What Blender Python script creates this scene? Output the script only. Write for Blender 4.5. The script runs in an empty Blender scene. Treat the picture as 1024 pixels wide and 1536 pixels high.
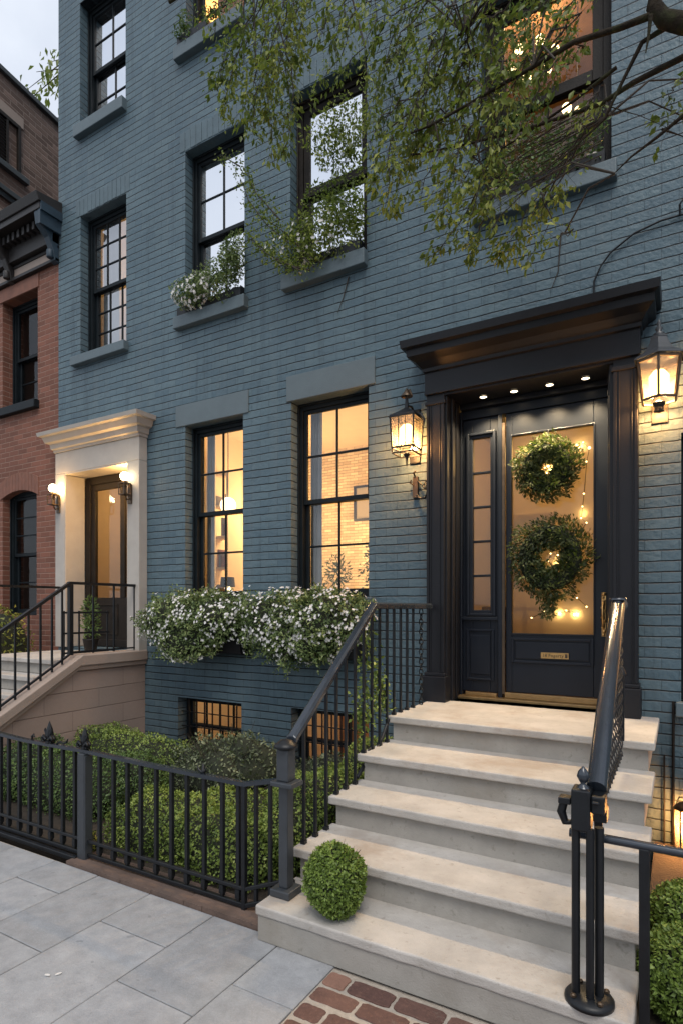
EXPO, SKY_W, SKY_SAT, SUN_W = 0.5, .10, 1.1, 1.4
PAR_W, HALL_W, CELL_W, LAN_W, SC_W, GL_W, DOWN_W, FAIRY_W = 46, 8, 7, 36, 36, 50, 48, .5
import bpy, math, random
import numpy as np
from mathutils import Vector, noise
random.seed(7); RNG = np.random.default_rng(11)
S = bpy.context.scene; COL = S.collection; R = math.radians

# ------------------------------------------------------------ materials
def nm(name):
    m = bpy.data.materials.new(name); m.use_nodes = True
    nt = m.node_tree; nt.nodes.clear()
    out = nt.nodes.new('ShaderNodeOutputMaterial')
    return m, nt, out
def N(nt, t, **kw):
    n = nt.nodes.new('ShaderNode' + t)
    for k, v in kw.items():
        if k in n.inputs: n.inputs[k].default_value = v
        else: setattr(n, k, v)
    return n
def L(nt, a, b): nt.links.new(a, b)
def math_(nt, op, a, b=None, c=None):
    n = nt.nodes.new('ShaderNodeMath'); n.operation = op
    for i, v in enumerate((a, b, c)):
        if v is None: continue
        if isinstance(v, (int, float)): n.inputs[i].default_value = v
        else: nt.links.new(v, n.inputs[i])
    return n.outputs[0]
def ramp(nt, fac, stops):
    r = nt.nodes.new('ShaderNodeValToRGB'); e = r.color_ramp.elements
    while len(e) > 1: e.remove(e[-1])
    e[0].position = stops[0][0]; e[0].color = (*stops[0][1], 1)
    for p, c in stops[1:]:
        k = e.new(p); k.color = (*c, 1)
    nt.links.new(fac, r.inputs[0]); return r.outputs[0]
def mixc(nt, fac, a, b, mode='MIX'):
    n = nt.nodes.new('ShaderNodeMix'); n.data_type = 'RGBA'; n.blend_type = mode
    for s, v in ((n.inputs[0], fac), (n.inputs[6], a), (n.inputs[7], b)):
        if isinstance(v, (int, float)): s.default_value = v
        elif isinstance(v, tuple): s.default_value = (*v, 1)
        else: nt.links.new(v, s)
    return n.outputs[2]
def noise_(nt, vec, scale, detail=4, rough=.6):
    n = N(nt, 'TexNoise'); n.inputs['Scale'].default_value = scale
    n.inputs['Detail'].default_value = detail; n.inputs['Roughness'].default_value = rough
    nt.links.new(vec, n.inputs['Vector']); return n.outputs['Fac']
def sc(c, k): return tuple(min(1, x * k) for x in c)

def pmat(name, base, rough=.5, metal=0, var=.15, scale=6, bump=.15, bscale=70, spots=None, spec=.5, dark=None, coat=0):
    m, nt, out = nm(name)
    b = N(nt, 'BsdfPrincipled'); b.inputs['Metallic'].default_value = metal
    b.inputs['Specular IOR Level'].default_value = spec
    b.inputs['Coat Weight'].default_value = coat
    tc = N(nt, 'TexCoord').outputs['Object']
    n1 = noise_(nt, tc, scale, 6, .65)
    col = ramp(nt, n1, [(.3, sc(base, 1 - var)), (.7, sc(base, 1 + var))])
    if spots:
        n3 = noise_(nt, tc, scale * .35, 5, .7)
        f = ramp(nt, n3, [(.5, (0, 0, 0)), (.68, (1, 1, 1))])
        col = mixc(nt, f, col, spots)
    if dark:
        n4 = noise_(nt, tc, scale * 7, 3, .6)
        f = ramp(nt, n4, [(.6, (0, 0, 0)), (.75, (1, 1, 1))])
        col = mixc(nt, f, col, dark)
    L(nt, col, b.inputs['Base Color'])
    n2 = noise_(nt, tc, bscale, 5, .6)
    rr = N(nt, 'MapRange'); rr.inputs[3].default_value = rough * .8; rr.inputs[4].default_value = min(1, rough * 1.2)
    L(nt, n1, rr.inputs[0]); L(nt, rr.outputs[0], b.inputs['Roughness'])
    if bump:
        bp = N(nt, 'Bump'); bp.inputs['Strength'].default_value = bump; bp.inputs['Distance'].default_value = .01
        L(nt, n2, bp.inputs['Height']); L(nt, bp.outputs[0], b.inputs['Normal'])
    L(nt, b.outputs[0], out.inputs[0]); return m

def brick(name, c1, c2, mortar, course=.0762, length=.235, joint=.09, line=.6, vert=.35, rough=.6, bump=.6, stain=None, wob=.006, spec=.4, aged=False):
    """Brickwork laid in courses: thin bed joints that come and go, fainter upright joints, per-brick tone."""
    m, nt, out = nm(name)
    b = N(nt, 'BsdfPrincipled', Roughness=rough); b.inputs['Specular IOR Level'].default_value = spec
    tc = N(nt, 'TexCoord').outputs['Object']; geo = N(nt, 'NewGeometry')
    sx = N(nt, 'SeparateXYZ'); L(nt, tc, sx.inputs[0])
    sn = N(nt, 'SeparateXYZ'); L(nt, geo.outputs['True Normal'], sn.inputs[0])
    side = math_(nt, 'GREATER_THAN', math_(nt, 'ABSOLUTE', sn.outputs[0]), .6)
    u = math_(nt, 'ADD', math_(nt, 'MULTIPLY', sx.outputs[0], math_(nt, 'SUBTRACT', 1, side)), math_(nt, 'MULTIPLY', sx.outputs[1], side))
    nz = noise_(nt, tc, 3.2, 3, .6); nz2 = noise_(nt, tc, 14, 3, .6)
    wz = math_(nt, 'ADD', math_(nt, 'MULTIPLY', math_(nt, 'SUBTRACT', nz, .5), wob * 3), math_(nt, 'MULTIPLY', math_(nt, 'SUBTRACT', nz2, .5), wob))
    z = math_(nt, 'ADD', sx.outputs[2], wz)
    cv = N(nt, 'CombineXYZ'); L(nt, u, cv.inputs[0]); L(nt, z, cv.inputs[1])
    bt = N(nt, 'TexBrick'); L(nt, cv.outputs[0], bt.inputs['Vector'])
    bt.inputs['Scale'].default_value = 1; bt.inputs['Brick Width'].default_value = length; bt.inputs['Row Height'].default_value = course
    bt.inputs['Mortar Size'].default_value = joint * course * .5; bt.inputs['Mortar Smooth'].default_value = .3; bt.inputs['Bias'].default_value = 0
    bt.inputs['Color1'].default_value = (0, 0, 0, 1); bt.inputs['Color2'].default_value = (1, 1, 1, 1); bt.inputs['Mortar'].default_value = (.5, .5, .5, 1)
    fr = math_(nt, 'FRACT', math_(nt, 'DIVIDE', z, course))
    dd = math_(nt, 'ABSOLUTE', math_(nt, 'SUBTRACT', fr, .5))            # .5 at the bed joint
    ln = N(nt, 'MapRange', interpolation_type='SMOOTHSTEP'); L(nt, dd, ln.inputs[0]); ln.inputs[1].default_value = .5 - joint; ln.inputs[2].default_value = .5 - joint * .35
    st = N(nt, 'MapRange'); L(nt, noise_(nt, tc, 2.1, 4, .7), st.inputs[0]); st.inputs[1].default_value = .3; st.inputs[2].default_value = .6; st.inputs[3].default_value = .35
    bed = math_(nt, 'MULTIPLY', ln.outputs[0], st.outputs[0])
    upr = math_(nt, 'MULTIPLY', math_(nt, 'MULTIPLY', bt.outputs['Fac'], vert), math_(nt, 'MULTIPLY', nz2, 1.6))
    jt = math_(nt, 'MAXIMUM', bed, upr)
    big = noise_(nt, tc, .9, 5, .6); fine = noise_(nt, tc, 45, 5, .7)
    col = mixc(nt, bt.outputs['Color'], c1, c2)
    col = mixc(nt, ramp(nt, big, [(.3, (0, 0, 0)), (.7, (1, 1, 1))]), sc2(nt, col, .86), sc2(nt, col, 1.13))
    col = mixc(nt, math_(nt, 'MULTIPLY', ramp(nt, fine, [(.55, (0, 0, 0)), (.8, (1, 1, 1))]), .35), col, sc(c2, 1.35))
    if stain:
        col = mixc(nt, ramp(nt, noise_(nt, tc, 1.7, 6, .75), [(.58, (0, 0, 0)), (.8, (.7, .7, .7))]), col, stain)
    col = mixc(nt, math_(nt, 'MULTIPLY', jt, line), col, mortar)
    lump_ = noise_(nt, tc, 24, 3, .55)
    if aged:
        mp = N(nt, 'Mapping'); mp.inputs['Scale'].default_value = (7, 7, .55); L(nt, tc, mp.inputs[0])
        dr_ = noise_(nt, mp.outputs[0], 1.0, 6, .7)                        # rain streaks
        col = mixc(nt, math_(nt, 'MULTIPLY', ramp(nt, dr_, [(.52, (0, 0, 0)), (.72, (1, 1, 1))]), .36), col, (.13, .16, .17))
        col = mixc(nt, math_(nt, 'MULTIPLY', ramp(nt, dr_, [(.28, (1, 1, 1)), (.46, (0, 0, 0))]), .55), col, (.036, .053, .066))
        ch = noise_(nt, tc, 70, 4, .75)
        col = mixc(nt, math_(nt, 'MULTIPLY', ramp(nt, ch, [(.66, (0, 0, 0)), (.70, (1, 1, 1))]), .55), col, (.19, .225, .24))
        # paler lip just under each bed joint mixed into the wall colour
        lip = N(nt, 'MapRange', interpolation_type='SMOOTHSTEP'); L(nt, fr, lip.inputs[0]); lip.inputs[1].default_value = .80; lip.inputs[2].default_value = .93
        col = mixc(nt, math_(nt, 'MULTIPLY', math_(nt, 'MULTIPLY', lip.outputs[0], math_(nt, 'SUBTRACT', 1, ln.outputs[0])), .32), col, (.17, .21, .23))
        grm = N(nt, 'MapRange'); L(nt, math_(nt, 'ADD', sx.outputs[2], math_(nt, 'MULTIPLY', nz, 1.2)), grm.inputs[0]); grm.inputs[1].default_value = 1.5; grm.inputs[2].default_value = .4
        col = mixc(nt, math_(nt, 'MULTIPLY', grm.outputs[0], .45), col, (.050, .060, .062))   # splash grime near the ground
        col = mixc(nt, math_(nt, 'MULTIPLY', jt, line), col, mortar)
    L(nt, col, b.inputs['Base Color'])
    h = math_(nt, 'ADD', math_(nt, 'MULTIPLY', jt, -1), math_(nt, 'MULTIPLY', fine, .28))
    h = math_(nt, 'ADD', h, math_(nt, 'MULTIPLY', lump_, .8 if aged else .3))
    h = math_(nt, 'ADD', h, math_(nt, 'MULTIPLY', nz2, .3))
    h = math_(nt, 'ADD', h, math_(nt, 'MULTIPLY', bt.outputs['Color'], .16))
    bp = N(nt, 'Bump'); bp.inputs['Strength'].default_value = bump; bp.inputs['Distance'].default_value = .008
    L(nt, h, bp.inputs['Height']); L(nt, bp.outputs[0], b.inputs['Normal'])
    L(nt, b.outputs[0], out.inputs[0]); return m
def sc2(nt, col, k):
    n = N(nt, 'HueSaturation'); n.inputs['Value'].default_value = k; L(nt, col, n.inputs['Color']); return n.outputs[0]

def glass(name, refl=.3, rough=.0, tint=(1, 1, 1), frost=0, wav=0, frk=1.0):
    m, nt, out = nm(name)
    g = N(nt, 'BsdfGlossy', Roughness=rough); g.inputs['Color'].default_value = (.95, .97, 1, 1)
    t = N(nt, 'BsdfTransparent'); t.inputs['Color'].default_value = (*tint, 1)
    base = t.outputs[0]
    if frost:
        tr = N(nt, 'BsdfTranslucent'); tr.inputs['Color'].default_value = (*tint, 1)
        mm = N(nt, 'MixShader', Fac=frost); L(nt, base, mm.inputs[1]); L(nt, tr.outputs[0], mm.inputs[2]); base = mm.outputs[0]
    fr = N(nt, 'Fresnel', IOR=1.5)
    f = math_(nt, 'MAXIMUM', math_(nt, 'MULTIPLY', fr.outputs[0], frk), refl)
    mx = N(nt, 'MixShader'); L(nt, f, mx.inputs[0]); L(nt, base, mx.inputs[1]); L(nt, g.outputs[0], mx.inputs[2])
    if wav:
        tc = N(nt, 'TexCoord').outputs['Object']
        bp = N(nt, 'Bump'); bp.inputs['Strength'].default_value = wav; bp.inputs['Distance'].default_value = .02
        L(nt, noise_(nt, tc, 2.5, 2, .5), bp.inputs['Height']); L(nt, bp.outputs[0], g.inputs['Normal'])
    L(nt, mx.outputs[0], out.inputs[0]); return m
def emit(name, col, s):
    m, nt, out = nm(name); e = N(nt, 'Emission', Strength=s); e.inputs['Color'].default_value = (*col, 1)
    L(nt, e.outputs[0], out.inputs[0]); return m
def leafmat(name, stops, rough=.45, trans=.25):
    m, nt, out = nm(name)
    at = N(nt, 'Attribute', attribute_name='tone')
    col = ramp(nt, at.outputs['Fac'], stops)
    b = N(nt, 'BsdfPrincipled', Roughness=rough); L(nt, col, b.inputs['Base Color'])
    b.inputs['Specular IOR Level'].default_value = .35
    t = N(nt, 'BsdfTranslucent'); L(nt, mixc(nt, .5, col, (.12, .2, .02)), t.inputs['Color'])
    mx = N(nt, 'MixShader', Fac=trans); L(nt, b.outputs[0], mx.inputs[1]); L(nt, t.outputs[0], mx.inputs[2])
    L(nt, mx.outputs[0], out.inputs[0]); return m
def tonemat(name, c1, c2, rough=.7, scale=5, bump=.3, bscale=40, fleck=None):
    """per-slab tone (face attribute) + stone noise"""
    m, nt, out = nm(name)
    at = N(nt, 'Attribute', attribute_name='tone'); tc = N(nt, 'TexCoord').outputs['Object']
    n1 = noise_(nt, tc, scale, 7, .7); n2 = noise_(nt, tc, bscale, 6, .7)
    col = mixc(nt, at.outputs['Fac'], c1, c2)
    col = mixc(nt, ramp(nt, n1, [(.3, (0, 0, 0)), (.7, (1, 1, 1))]), sc2(nt, col, .8), sc2(nt, col, 1.18))
    col = mixc(nt, math_(nt, 'MULTIPLY', ramp(nt, n2, [(.5, (0, 0, 0)), (.72, (1, 1, 1))]), .3), col, sc(c2, 1.35))
    n5 = noise_(nt, tc, 1.3, 5, .75)
    col = mixc(nt, math_(nt, 'MULTIPLY', ramp(nt, n5, [(.52, (0, 0, 0)), (.7, (1, 1, 1))]), .4), col, sc(c1, .6))
    sp_ = noise_(nt, tc, 17, 2, .5)
    col = mixc(nt, math_(nt, 'MULTIPLY', ramp(nt, sp_, [(.70, (0, 0, 0)), (.73, (1, 1, 1))]), .45), col, sc(c1, .55))
    gr_ = noise_(nt, tc, 170, 3, .8)
    col = mixc(nt, math_(nt, 'MULTIPLY', ramp(nt, gr_, [(.30, (1, 1, 1)), (.42, (0, 0, 0))]), .5), col, sc(c1, .6))
    if fleck: col = mixc(nt, ramp(nt, noise_(nt, tc, 9, 5, .8), [(.6, (0, 0, 0)), (.7, (1, 1, 1))]), col, fleck)
    b = N(nt, 'BsdfPrincipled', Roughness=rough); L(nt, col, b.inputs['Base Color'])
    bp = N(nt, 'Bump'); bp.inputs['Strength'].default_value = bump; bp.inputs['Distance'].default_value = .006
    L(nt, math_(nt, 'ADD', n1, n2), bp.inputs['Height']); L(nt, bp.outputs[0], b.inputs['Normal'])
    L(nt, b.outputs[0], out.inputs[0]); return m

BLUE1, BLUE2 = (.074, .119, .149), (.096, .146, .172)
M = dict(
 wall=brick('painted_teal_brick', BLUE1, BLUE2, (.004, .008, .012), joint=.076, line=1.0, vert=.24, rough=.5, bump=1.25, stain=(.052, .074, .090), spec=.3, aged=True, length=.215),  # near-black joint colour puts the shadow of the bed joints into the paint
 soldier=pmat('painted_soldier_course', (.088, .128, .150), .5, var=.16, bump=.3, spec=.3),
 stonepaint=pmat('painted_stone_trim', (.098, .130, .146), .6, var=.10, scale=4, bump=.25, bscale=90),
 sillpaint=pmat('painted_stone_sill', (.088, .122, .140), .5, var=.14, scale=5, bump=.25),
 red=brick('red_brick', (.125, .050, .032), (.20, .078, .050), (.27, .18, .14), joint=.11, line=.7, vert=1.3, length=.20, course=.068, rough=.75, bump=.5, stain=(.16, .075, .06), wob=.004),
 redarch=pmat('red_rubbed_brick', (.18, .078, .052), .75, var=.2, scale=9, bump=.3),
 brown=brick('brown_brick', (.105, .068, .053), (.225, .150, .120), (.27, .21, .175), joint=.15, line=.75, vert=1.2, course=.085, length=.23, rough=.8, bump=.5, stain=(.07, .05, .045), wob=.004),
 frame=pmat('dark_window_paint', (.008, .012, .015), .5, var=.3, scale=7, bump=.12, spec=.18),
 framebrown=pmat('weathered_dark_frame', (.015, .012, .010), .55, spec=.2, var=.35, scale=9, bump=.25),
 navy=pmat('dark_navy_door_paint', (.009, .012, .019), .38, var=.12, scale=5, bump=.05, bscale=30, spec=.28),
 hood=pmat('charcoal_surround_paint', (.010, .0105, .0135), .40, var=.14, scale=4, bump=.08, bscale=40, spec=.28),
 tan=pmat('tan_painted_stone', (.39, .36, .325), .65, var=.08, scale=4, bump=.2, spots=(.35, .315, .28)),
 brownstone=brick('brownstone_blocks', (.27, .205, .172), (.30, .228, .192), (.13, .09, .072), course=.20, length=.62, joint=.035, line=.9, vert=.7, rough=.7, bump=.4, wob=.003),
 brownstonecap=pmat('brownstone_cap', (.31, .245, .205), .65, var=.08, scale=4, bump=.2),
 tread=pmat('limestone_tread', (.40, .378, .352), .74, var=.17, scale=4.5, bump=.4, bscale=130, spots=(.305, .262, .222), dark=(.305, .28, .25)),
 riser=pmat('grey_riser', (.30, .285, .26), .8, var=.16, scale=4, bump=.3, bscale=120, spots=(.245, .225, .195), dark=(.21, .195, .17)),  # greyer and darker base than the tread
 slab=tonemat('bluestone_slab', (.25, .258, .27), (.315, .322, .335), .7, 9, .5, 110),
 pbrick=tonemat('paving_brick', (.068, .032, .027), (.215, .115, .082), .85, 16, .9, 60, fleck=(.15, .105, .085)),
 mortar=pmat('sandy_mortar', (.34, .30, .255), .9, var=.2, scale=30, bump=.6, bscale=120),
 curb=pmat('brownstone_curb', (.105, .070, .055), .85, var=.35, scale=6, bump=.5, bscale=50, spots=(.09, .065, .055), dark=(.06, .045, .04)),
 soil=pmat('garden_soil', (.035, .026, .018), .95, var=.4, scale=20, bump=.9, bscale=60),
 asphalt=pmat('asphalt', (.05, .05, .052), .85, var=.15, scale=8, bump=.4),
 iron=pmat('black_iron_paint', (.007, .0085, .011), .42, var=.25, scale=12, bump=.12, bscale=60, spec=.35),
 irongrey=pmat('grey_iron_paint', (.030, .035, .042), .45, var=.18, scale=9, bump=.12, bscale=50, coat=.15),
 rail=pmat('glossy_rail_paint', (.026, .033, .044), .22, metal=.25, var=.18, scale=6, bump=.06, bscale=40, coat=.35),
 bronze=pmat('aged_bronze', (.09, .065, .045), .4, metal=.7, var=.3, scale=20, bump=.15),
 brass=pmat('brass', (.60, .37, .15), .30, metal=1, var=.15, scale=12, bump=.03, bscale=20),
 sillbrass=pmat('worn_bronze_threshold', (.30, .20, .095), .38, metal=.8, var=.2, scale=9, bump=.02, bscale=20),
 cornice=pmat('black_cornice_paint', (.016, .014, .014), .5, var=.3, scale=9, bump=.3),
 cornblue=pmat('dark_blue_cornice_paint', (.02, .04, .06), .5, var=.25, scale=9, bump=.2),
 coping=pmat('slate_coping', (.04, .05, .055), .6, var=.2, bump=.2),
 bark=pmat('dark_bark', (.024, .018, .012), .95, var=.5, scale=22, bump=1.0, bscale=45, spots=(.035, .040, .016), spec=.15),
 twig=pmat('twig_bark', (.035, .026, .018), .85, var=.3, scale=30, bump=.3),
 plaster=pmat('warm_plaster', (.74, .62, .45), .85, var=.05, scale=3, bump=.05),
 roombrick=brick('whitewashed_brick', (.62, .50, .34), (.92, .80, .60), (.20, .14, .08), joint=.13, line=.9, vert=1, rough=.8, bump=.4, stain=(.40, .29, .17), course=.042, length=.125),
 basebrick=brick('bare_cellar_brick', (.34, .20, .12), (.46, .28, .17), (.28, .20, .14), joint=.1, line=.6, vert=.8, rough=.8),
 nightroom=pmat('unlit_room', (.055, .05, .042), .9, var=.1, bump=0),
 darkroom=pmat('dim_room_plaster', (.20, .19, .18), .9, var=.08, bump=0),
 wood=pmat('room_wood', (.20, .11, .055), .5, var=.25, scale=7, bump=.1),
 curtain=pmat('pale_linen', (.62, .60, .56), .9, var=.06, scale=20, bump=.2, bscale=140),
 orange=pmat('orange_curtain', (.75, .27, .035), .85, var=.15, scale=10, bump=.1),
 terracotta=pmat('terracotta', (.32, .14, .075), .8, var=.15, scale=12, bump=.2),
 whitepot=pmat('chalky_pot', (.52, .48, .42), .8, var=.15, scale=12, bump=.2),
 yellowpot=pmat('yellow_glaze', (.70, .42, .02), .3, var=.1, scale=9, bump=.05),
 g_sky=glass('window_glass_upper', .84, .015, wav=.05),
 g_warm=glass('window_glass_warm', .09, .0),
 g_mid=glass('window_glass_mid', .36, .02, wav=.06),
 g_c2=glass('window_glass_shaded', .05, .02, wav=.08, frk=.6),
 g_dark=glass('window_glass_old', .06, .02, wav=.08, frk=.45),
 g_door=glass('frosted_door_glass', .045, .08, (1, .90, .72), frost=.42),
 g_side=glass('sidelight_glass', .07, .03, (.85, .80, .72), frost=.12, wav=.05),
 g_lan=glass('seeded_lantern_glass', .06, .05, (1, .90, .72), frost=.10),
 bulb=emit('warm_bulb', (1, .66, .30), 5), bulbhot=emit('bright_bulb', (1, .70, .32), 5), scbulb=emit('sconce_bulb', (1, .80, .48), 12), led=emit('downlight_lens', (1, .80, .52), 5),
 fairy=emit('fairy_bulb', (1, .64, .24), 9), pend=emit('pendant_globe', (1, .78, .46), 3),
 hedge=leafmat('boxwood_leaf', [(0, (0.06, 0.099, 0.022)), (0.45, (0.141, 0.206, 0.042)), (0.8, (0.23, 0.304, 0.064)), (1, (0.34, 0.413, 0.106))]),
 hedgedark=leafmat('yew_leaf', [(0, (0.036, 0.067, 0.023)), (0.6, (0.087, 0.147, 0.043)), (1, (0.167, 0.244, 0.069))]),
 shrub=leafmat('grey_green_leaf', [(0, (0.031, 0.042, 0.022)), (0.6, (0.084, 0.109, 0.056)), (1, (0.21, 0.238, 0.14))]),
 ball=leafmat('topiary_leaf', [(0, (0.054, 0.092, 0.015)), (0.5, (0.131, 0.2, 0.034)), (1, (0.277, 0.37, 0.092))]),
 box=leafmat('planter_leaf', [(0, (0.052, 0.083, 0.028)), (0.6, (0.138, 0.199, 0.066)), (1, (0.293, 0.345, 0.138))]),
 tree=leafmat('tree_leaf', [(0, (0.057, 0.087, 0.02)), (0.5, (0.154, 0.202, 0.039)), (1, (0.358, 0.389, 0.082))], trans=.45),
 treepale=leafmat('pale_tree_leaf', [(0, (.10, .13, .03)), (.6, (.22, .27, .07)), (1, (.40, .42, .16))], trans=.4),
 wreath=leafmat('wreath_leaf', [(0, (.022, .034, .012)), (.6, (.066, .088, .030)), (1, (.17, .18, .075))]),
 petal=leafmat('white_petal', [(0, (.62, .60, .58)), (1, (.86, .84, .82))], .6, .2),
 fern=leafmat('yellow_green_leaf', [(0, (0.042, 0.07, 0.014)), (0.5, (0.126, 0.168, 0.028)), (1, (0.364, 0.336, 0.07))]),
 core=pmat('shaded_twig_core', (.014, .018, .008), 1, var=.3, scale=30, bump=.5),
)

# ------------------------------------------------------------ mesh builder
class MB:
    def __init__(s): s.v = []; s.f = []; s.m = []; s.sm = []; s.t = []
    def add(s, vs, fs, mi=0, smooth=False, tone=0.5):
        o = len(s.v); s.v += [tuple(map(float, p)) for p in vs]
        for f in fs: s.f.append([i + o for i in f]); s.m.append(mi); s.sm.append(smooth); s.t.append(tone)
        return s
    def box(s, x0, x1, y0, y1, z0, z1, mi=0, tone=.5):
        x0, x1 = min(x0, x1), max(x0, x1); y0, y1 = min(y0, y1), max(y0, y1); z0, z1 = min(z0, z1), max(z0, z1)
        return s.add([(x0,y0,z0),(x1,y0,z0),(x1,y1,z0),(x0,y1,z0),(x0,y0,z1),(x1,y0,z1),(x1,y1,z1),(x0,y1,z1)],
                     [(0,3,2,1),(4,5,6,7),(0,1,5,4),(1,2,6,5),(2,3,7,6),(3,0,4,7)], mi, False, tone)
    def bar(s, p0, p1, w, h, mi=0, up=(0, 0, 1)):
        p0, p1 = Vector(p0), Vector(p1); d = (p1 - p0).normalized(); a = d.cross(Vector(up))
        if a.length < 1e-4: a = d.cross(Vector((1, 0, 0)))
        a.normalize(); b = a.cross(d).normalized()
        vs = [p + a * (sx * w / 2) + b * (sy * h / 2) for p in (p0, p1) for sx, sy in ((-1,-1),(1,-1),(1,1),(-1,1))]
        return s.add(vs, [(0,1,2,3),(7,6,5,4),(0,4,5,1),(1,5,6,2),(2,6,7,3),(3,7,4,0)], mi)
    def tube(s, pts, r, n=8, mi=0, cap=True):
        pts = [Vector(p) for p in pts]; k = len(pts); rs = r if isinstance(r, (list, tuple)) else [r] * k
        vs = []; ref = Vector((0.31, 0.17, .93))
        for i, p in enumerate(pts):
            d = (pts[min(i + 1, k - 1)] - pts[max(i - 1, 0)]).normalized()
            a = d.cross(ref)
            if a.length < .05: a = d.cross(Vector((1, 0, 0)))
            a.normalize(); b = d.cross(a)
            vs += [p + (a * math.cos(2 * math.pi * j / n) + b * math.sin(2 * math.pi * j / n)) * rs[i] for j in range(n)]
        fs = [(i*n+j, i*n+(j+1) % n, (i+1)*n+(j+1) % n, (i+1)*n+j) for i in range(k - 1) for j in range(n)]
        s.add(vs, fs, mi, True)
        if cap:
            s.add(vs[:n], [tuple(range(n))[::-1]], mi); s.add(vs[-n:], [tuple(range(n))], mi)
        return s
    def lathe(s, prof, c=(0, 0, 0), n=16, mi=0, smooth=True, squash=(1, 1), rot=0):
        vs = [(c[0] + r * math.cos(2*math.pi*j/n + rot) * squash[0], c[1] + r * math.sin(2*math.pi*j/n + rot) * squash[1], c[2] + z) for r, z in prof for j in range(n)]
        k = len(prof)
        fs = [(i*n+j, i*n+(j+1) % n, (i+1)*n+(j+1) % n, (i+1)*n+j) for i in range(k - 1) for j in range(n)]
        return s.add(vs, fs, mi, smooth)
    def prism(s, poly, axis, a0, a1, mi=0):
        """poly: 2D points; axis 'x' -> (y,z), 'y' -> (x,z), 'z' -> (x,y); extruded a0..a1"""
        def P(q, a): return {'x': (a, q[0], q[1]), 'y': (q[0], a, q[1]), 'z': (q[0], q[1], a)}[axis]
        n = len(poly); vs = [P(q, a0) for q in poly] + [P(q, a1) for q in poly]
        fs = [tuple(range(n)), tuple(range(2*n - 1, n - 1, -1))] + [(i, i + n, (i+1) % n + n, (i+1) % n) for i in range(n)]
        return s.add(vs, fs, mi)
    def ball(s, c, r, n=10, mi=0):
        return s.lathe([(r * math.sin(math.pi*i/n) + 1e-4, -r * math.cos(math.pi*i/n)) for i in range(n + 1)], c, n + 2, mi)
    def mesh(s, name, mats):
        me = bpy.data.meshes.new(name); me.from_pydata(s.v, [], s.f)
        for m in mats: me.materials.append(m)
        me.polygons.foreach_set('material_index', s.m); me.polygons.foreach_set('use_smooth', s.sm)
        at = me.attributes.new('tone', 'FLOAT', 'FACE'); at.data.foreach_set('value', s.t)
        me.validate(); me.update()
        return me

WORLD = {}
def link(o, parent=None):
    COL.objects.link(o)
    if parent is not None:
        o.parent = parent; o.location = -WORLD[parent.name]
        WORLD[o.name] = Vector((0, 0, 0))
    else:
        WORLD[o.name] = Vector(o.location)
    return o
def tag(o, label=None, cat=None, group=None, kind=None):
    for k, v in (('label', label), ('category', cat), ('group', group), ('kind', kind)):
        if v: o[k] = v
    return o
def thing(name, label, cat, loc=(0, 0, 0), group=None):
    o = bpy.data.objects.new(name, None); o.location = loc; o.empty_display_size = .1
    link(o); return tag(o, label, cat, group)
def obj(name, mb, mats, parent=None, bevel=0, seg=2):
    mats = mats if isinstance(mats, (list, tuple)) else [mats]
    o = bpy.data.objects.new(name, mb.mesh(name, mats)); link(o, parent)
    if bevel:
        b = o.modifiers.new('edge', 'BEVEL'); b.width = bevel; b.segments = seg; b.limit_method = 'ANGLE'; b.angle_limit = R(40)
    return o
def copy_tree(root, loc):
    c = root.copy(); COL.objects.link(c); c.location = loc
    def kids(a, b):
        for ch in list(a.children):
            d = ch.copy(); COL.objects.link(d); d.parent = b; kids(ch, d)
    kids(root, c); return c
def light(name, loc, power, col=(1, .70, .38), r=.03, kind='POINT', **kw):
    l = bpy.data.lights.new(name, kind); l.energy = power; l.color = col
    if kind == 'AREA':
        l.size = kw.get('size', 1)
    else: l.shadow_soft_size = r
    if kind == 'SPOT': l.spot_size = R(kw.get('spot', 110)); l.spot_blend = .6
    o = bpy.data.objects.new(name, l); o.location = loc; o.rotation_euler = kw.get('rot', (0, 0, 0)); COL.objects.link(o); return o

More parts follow.
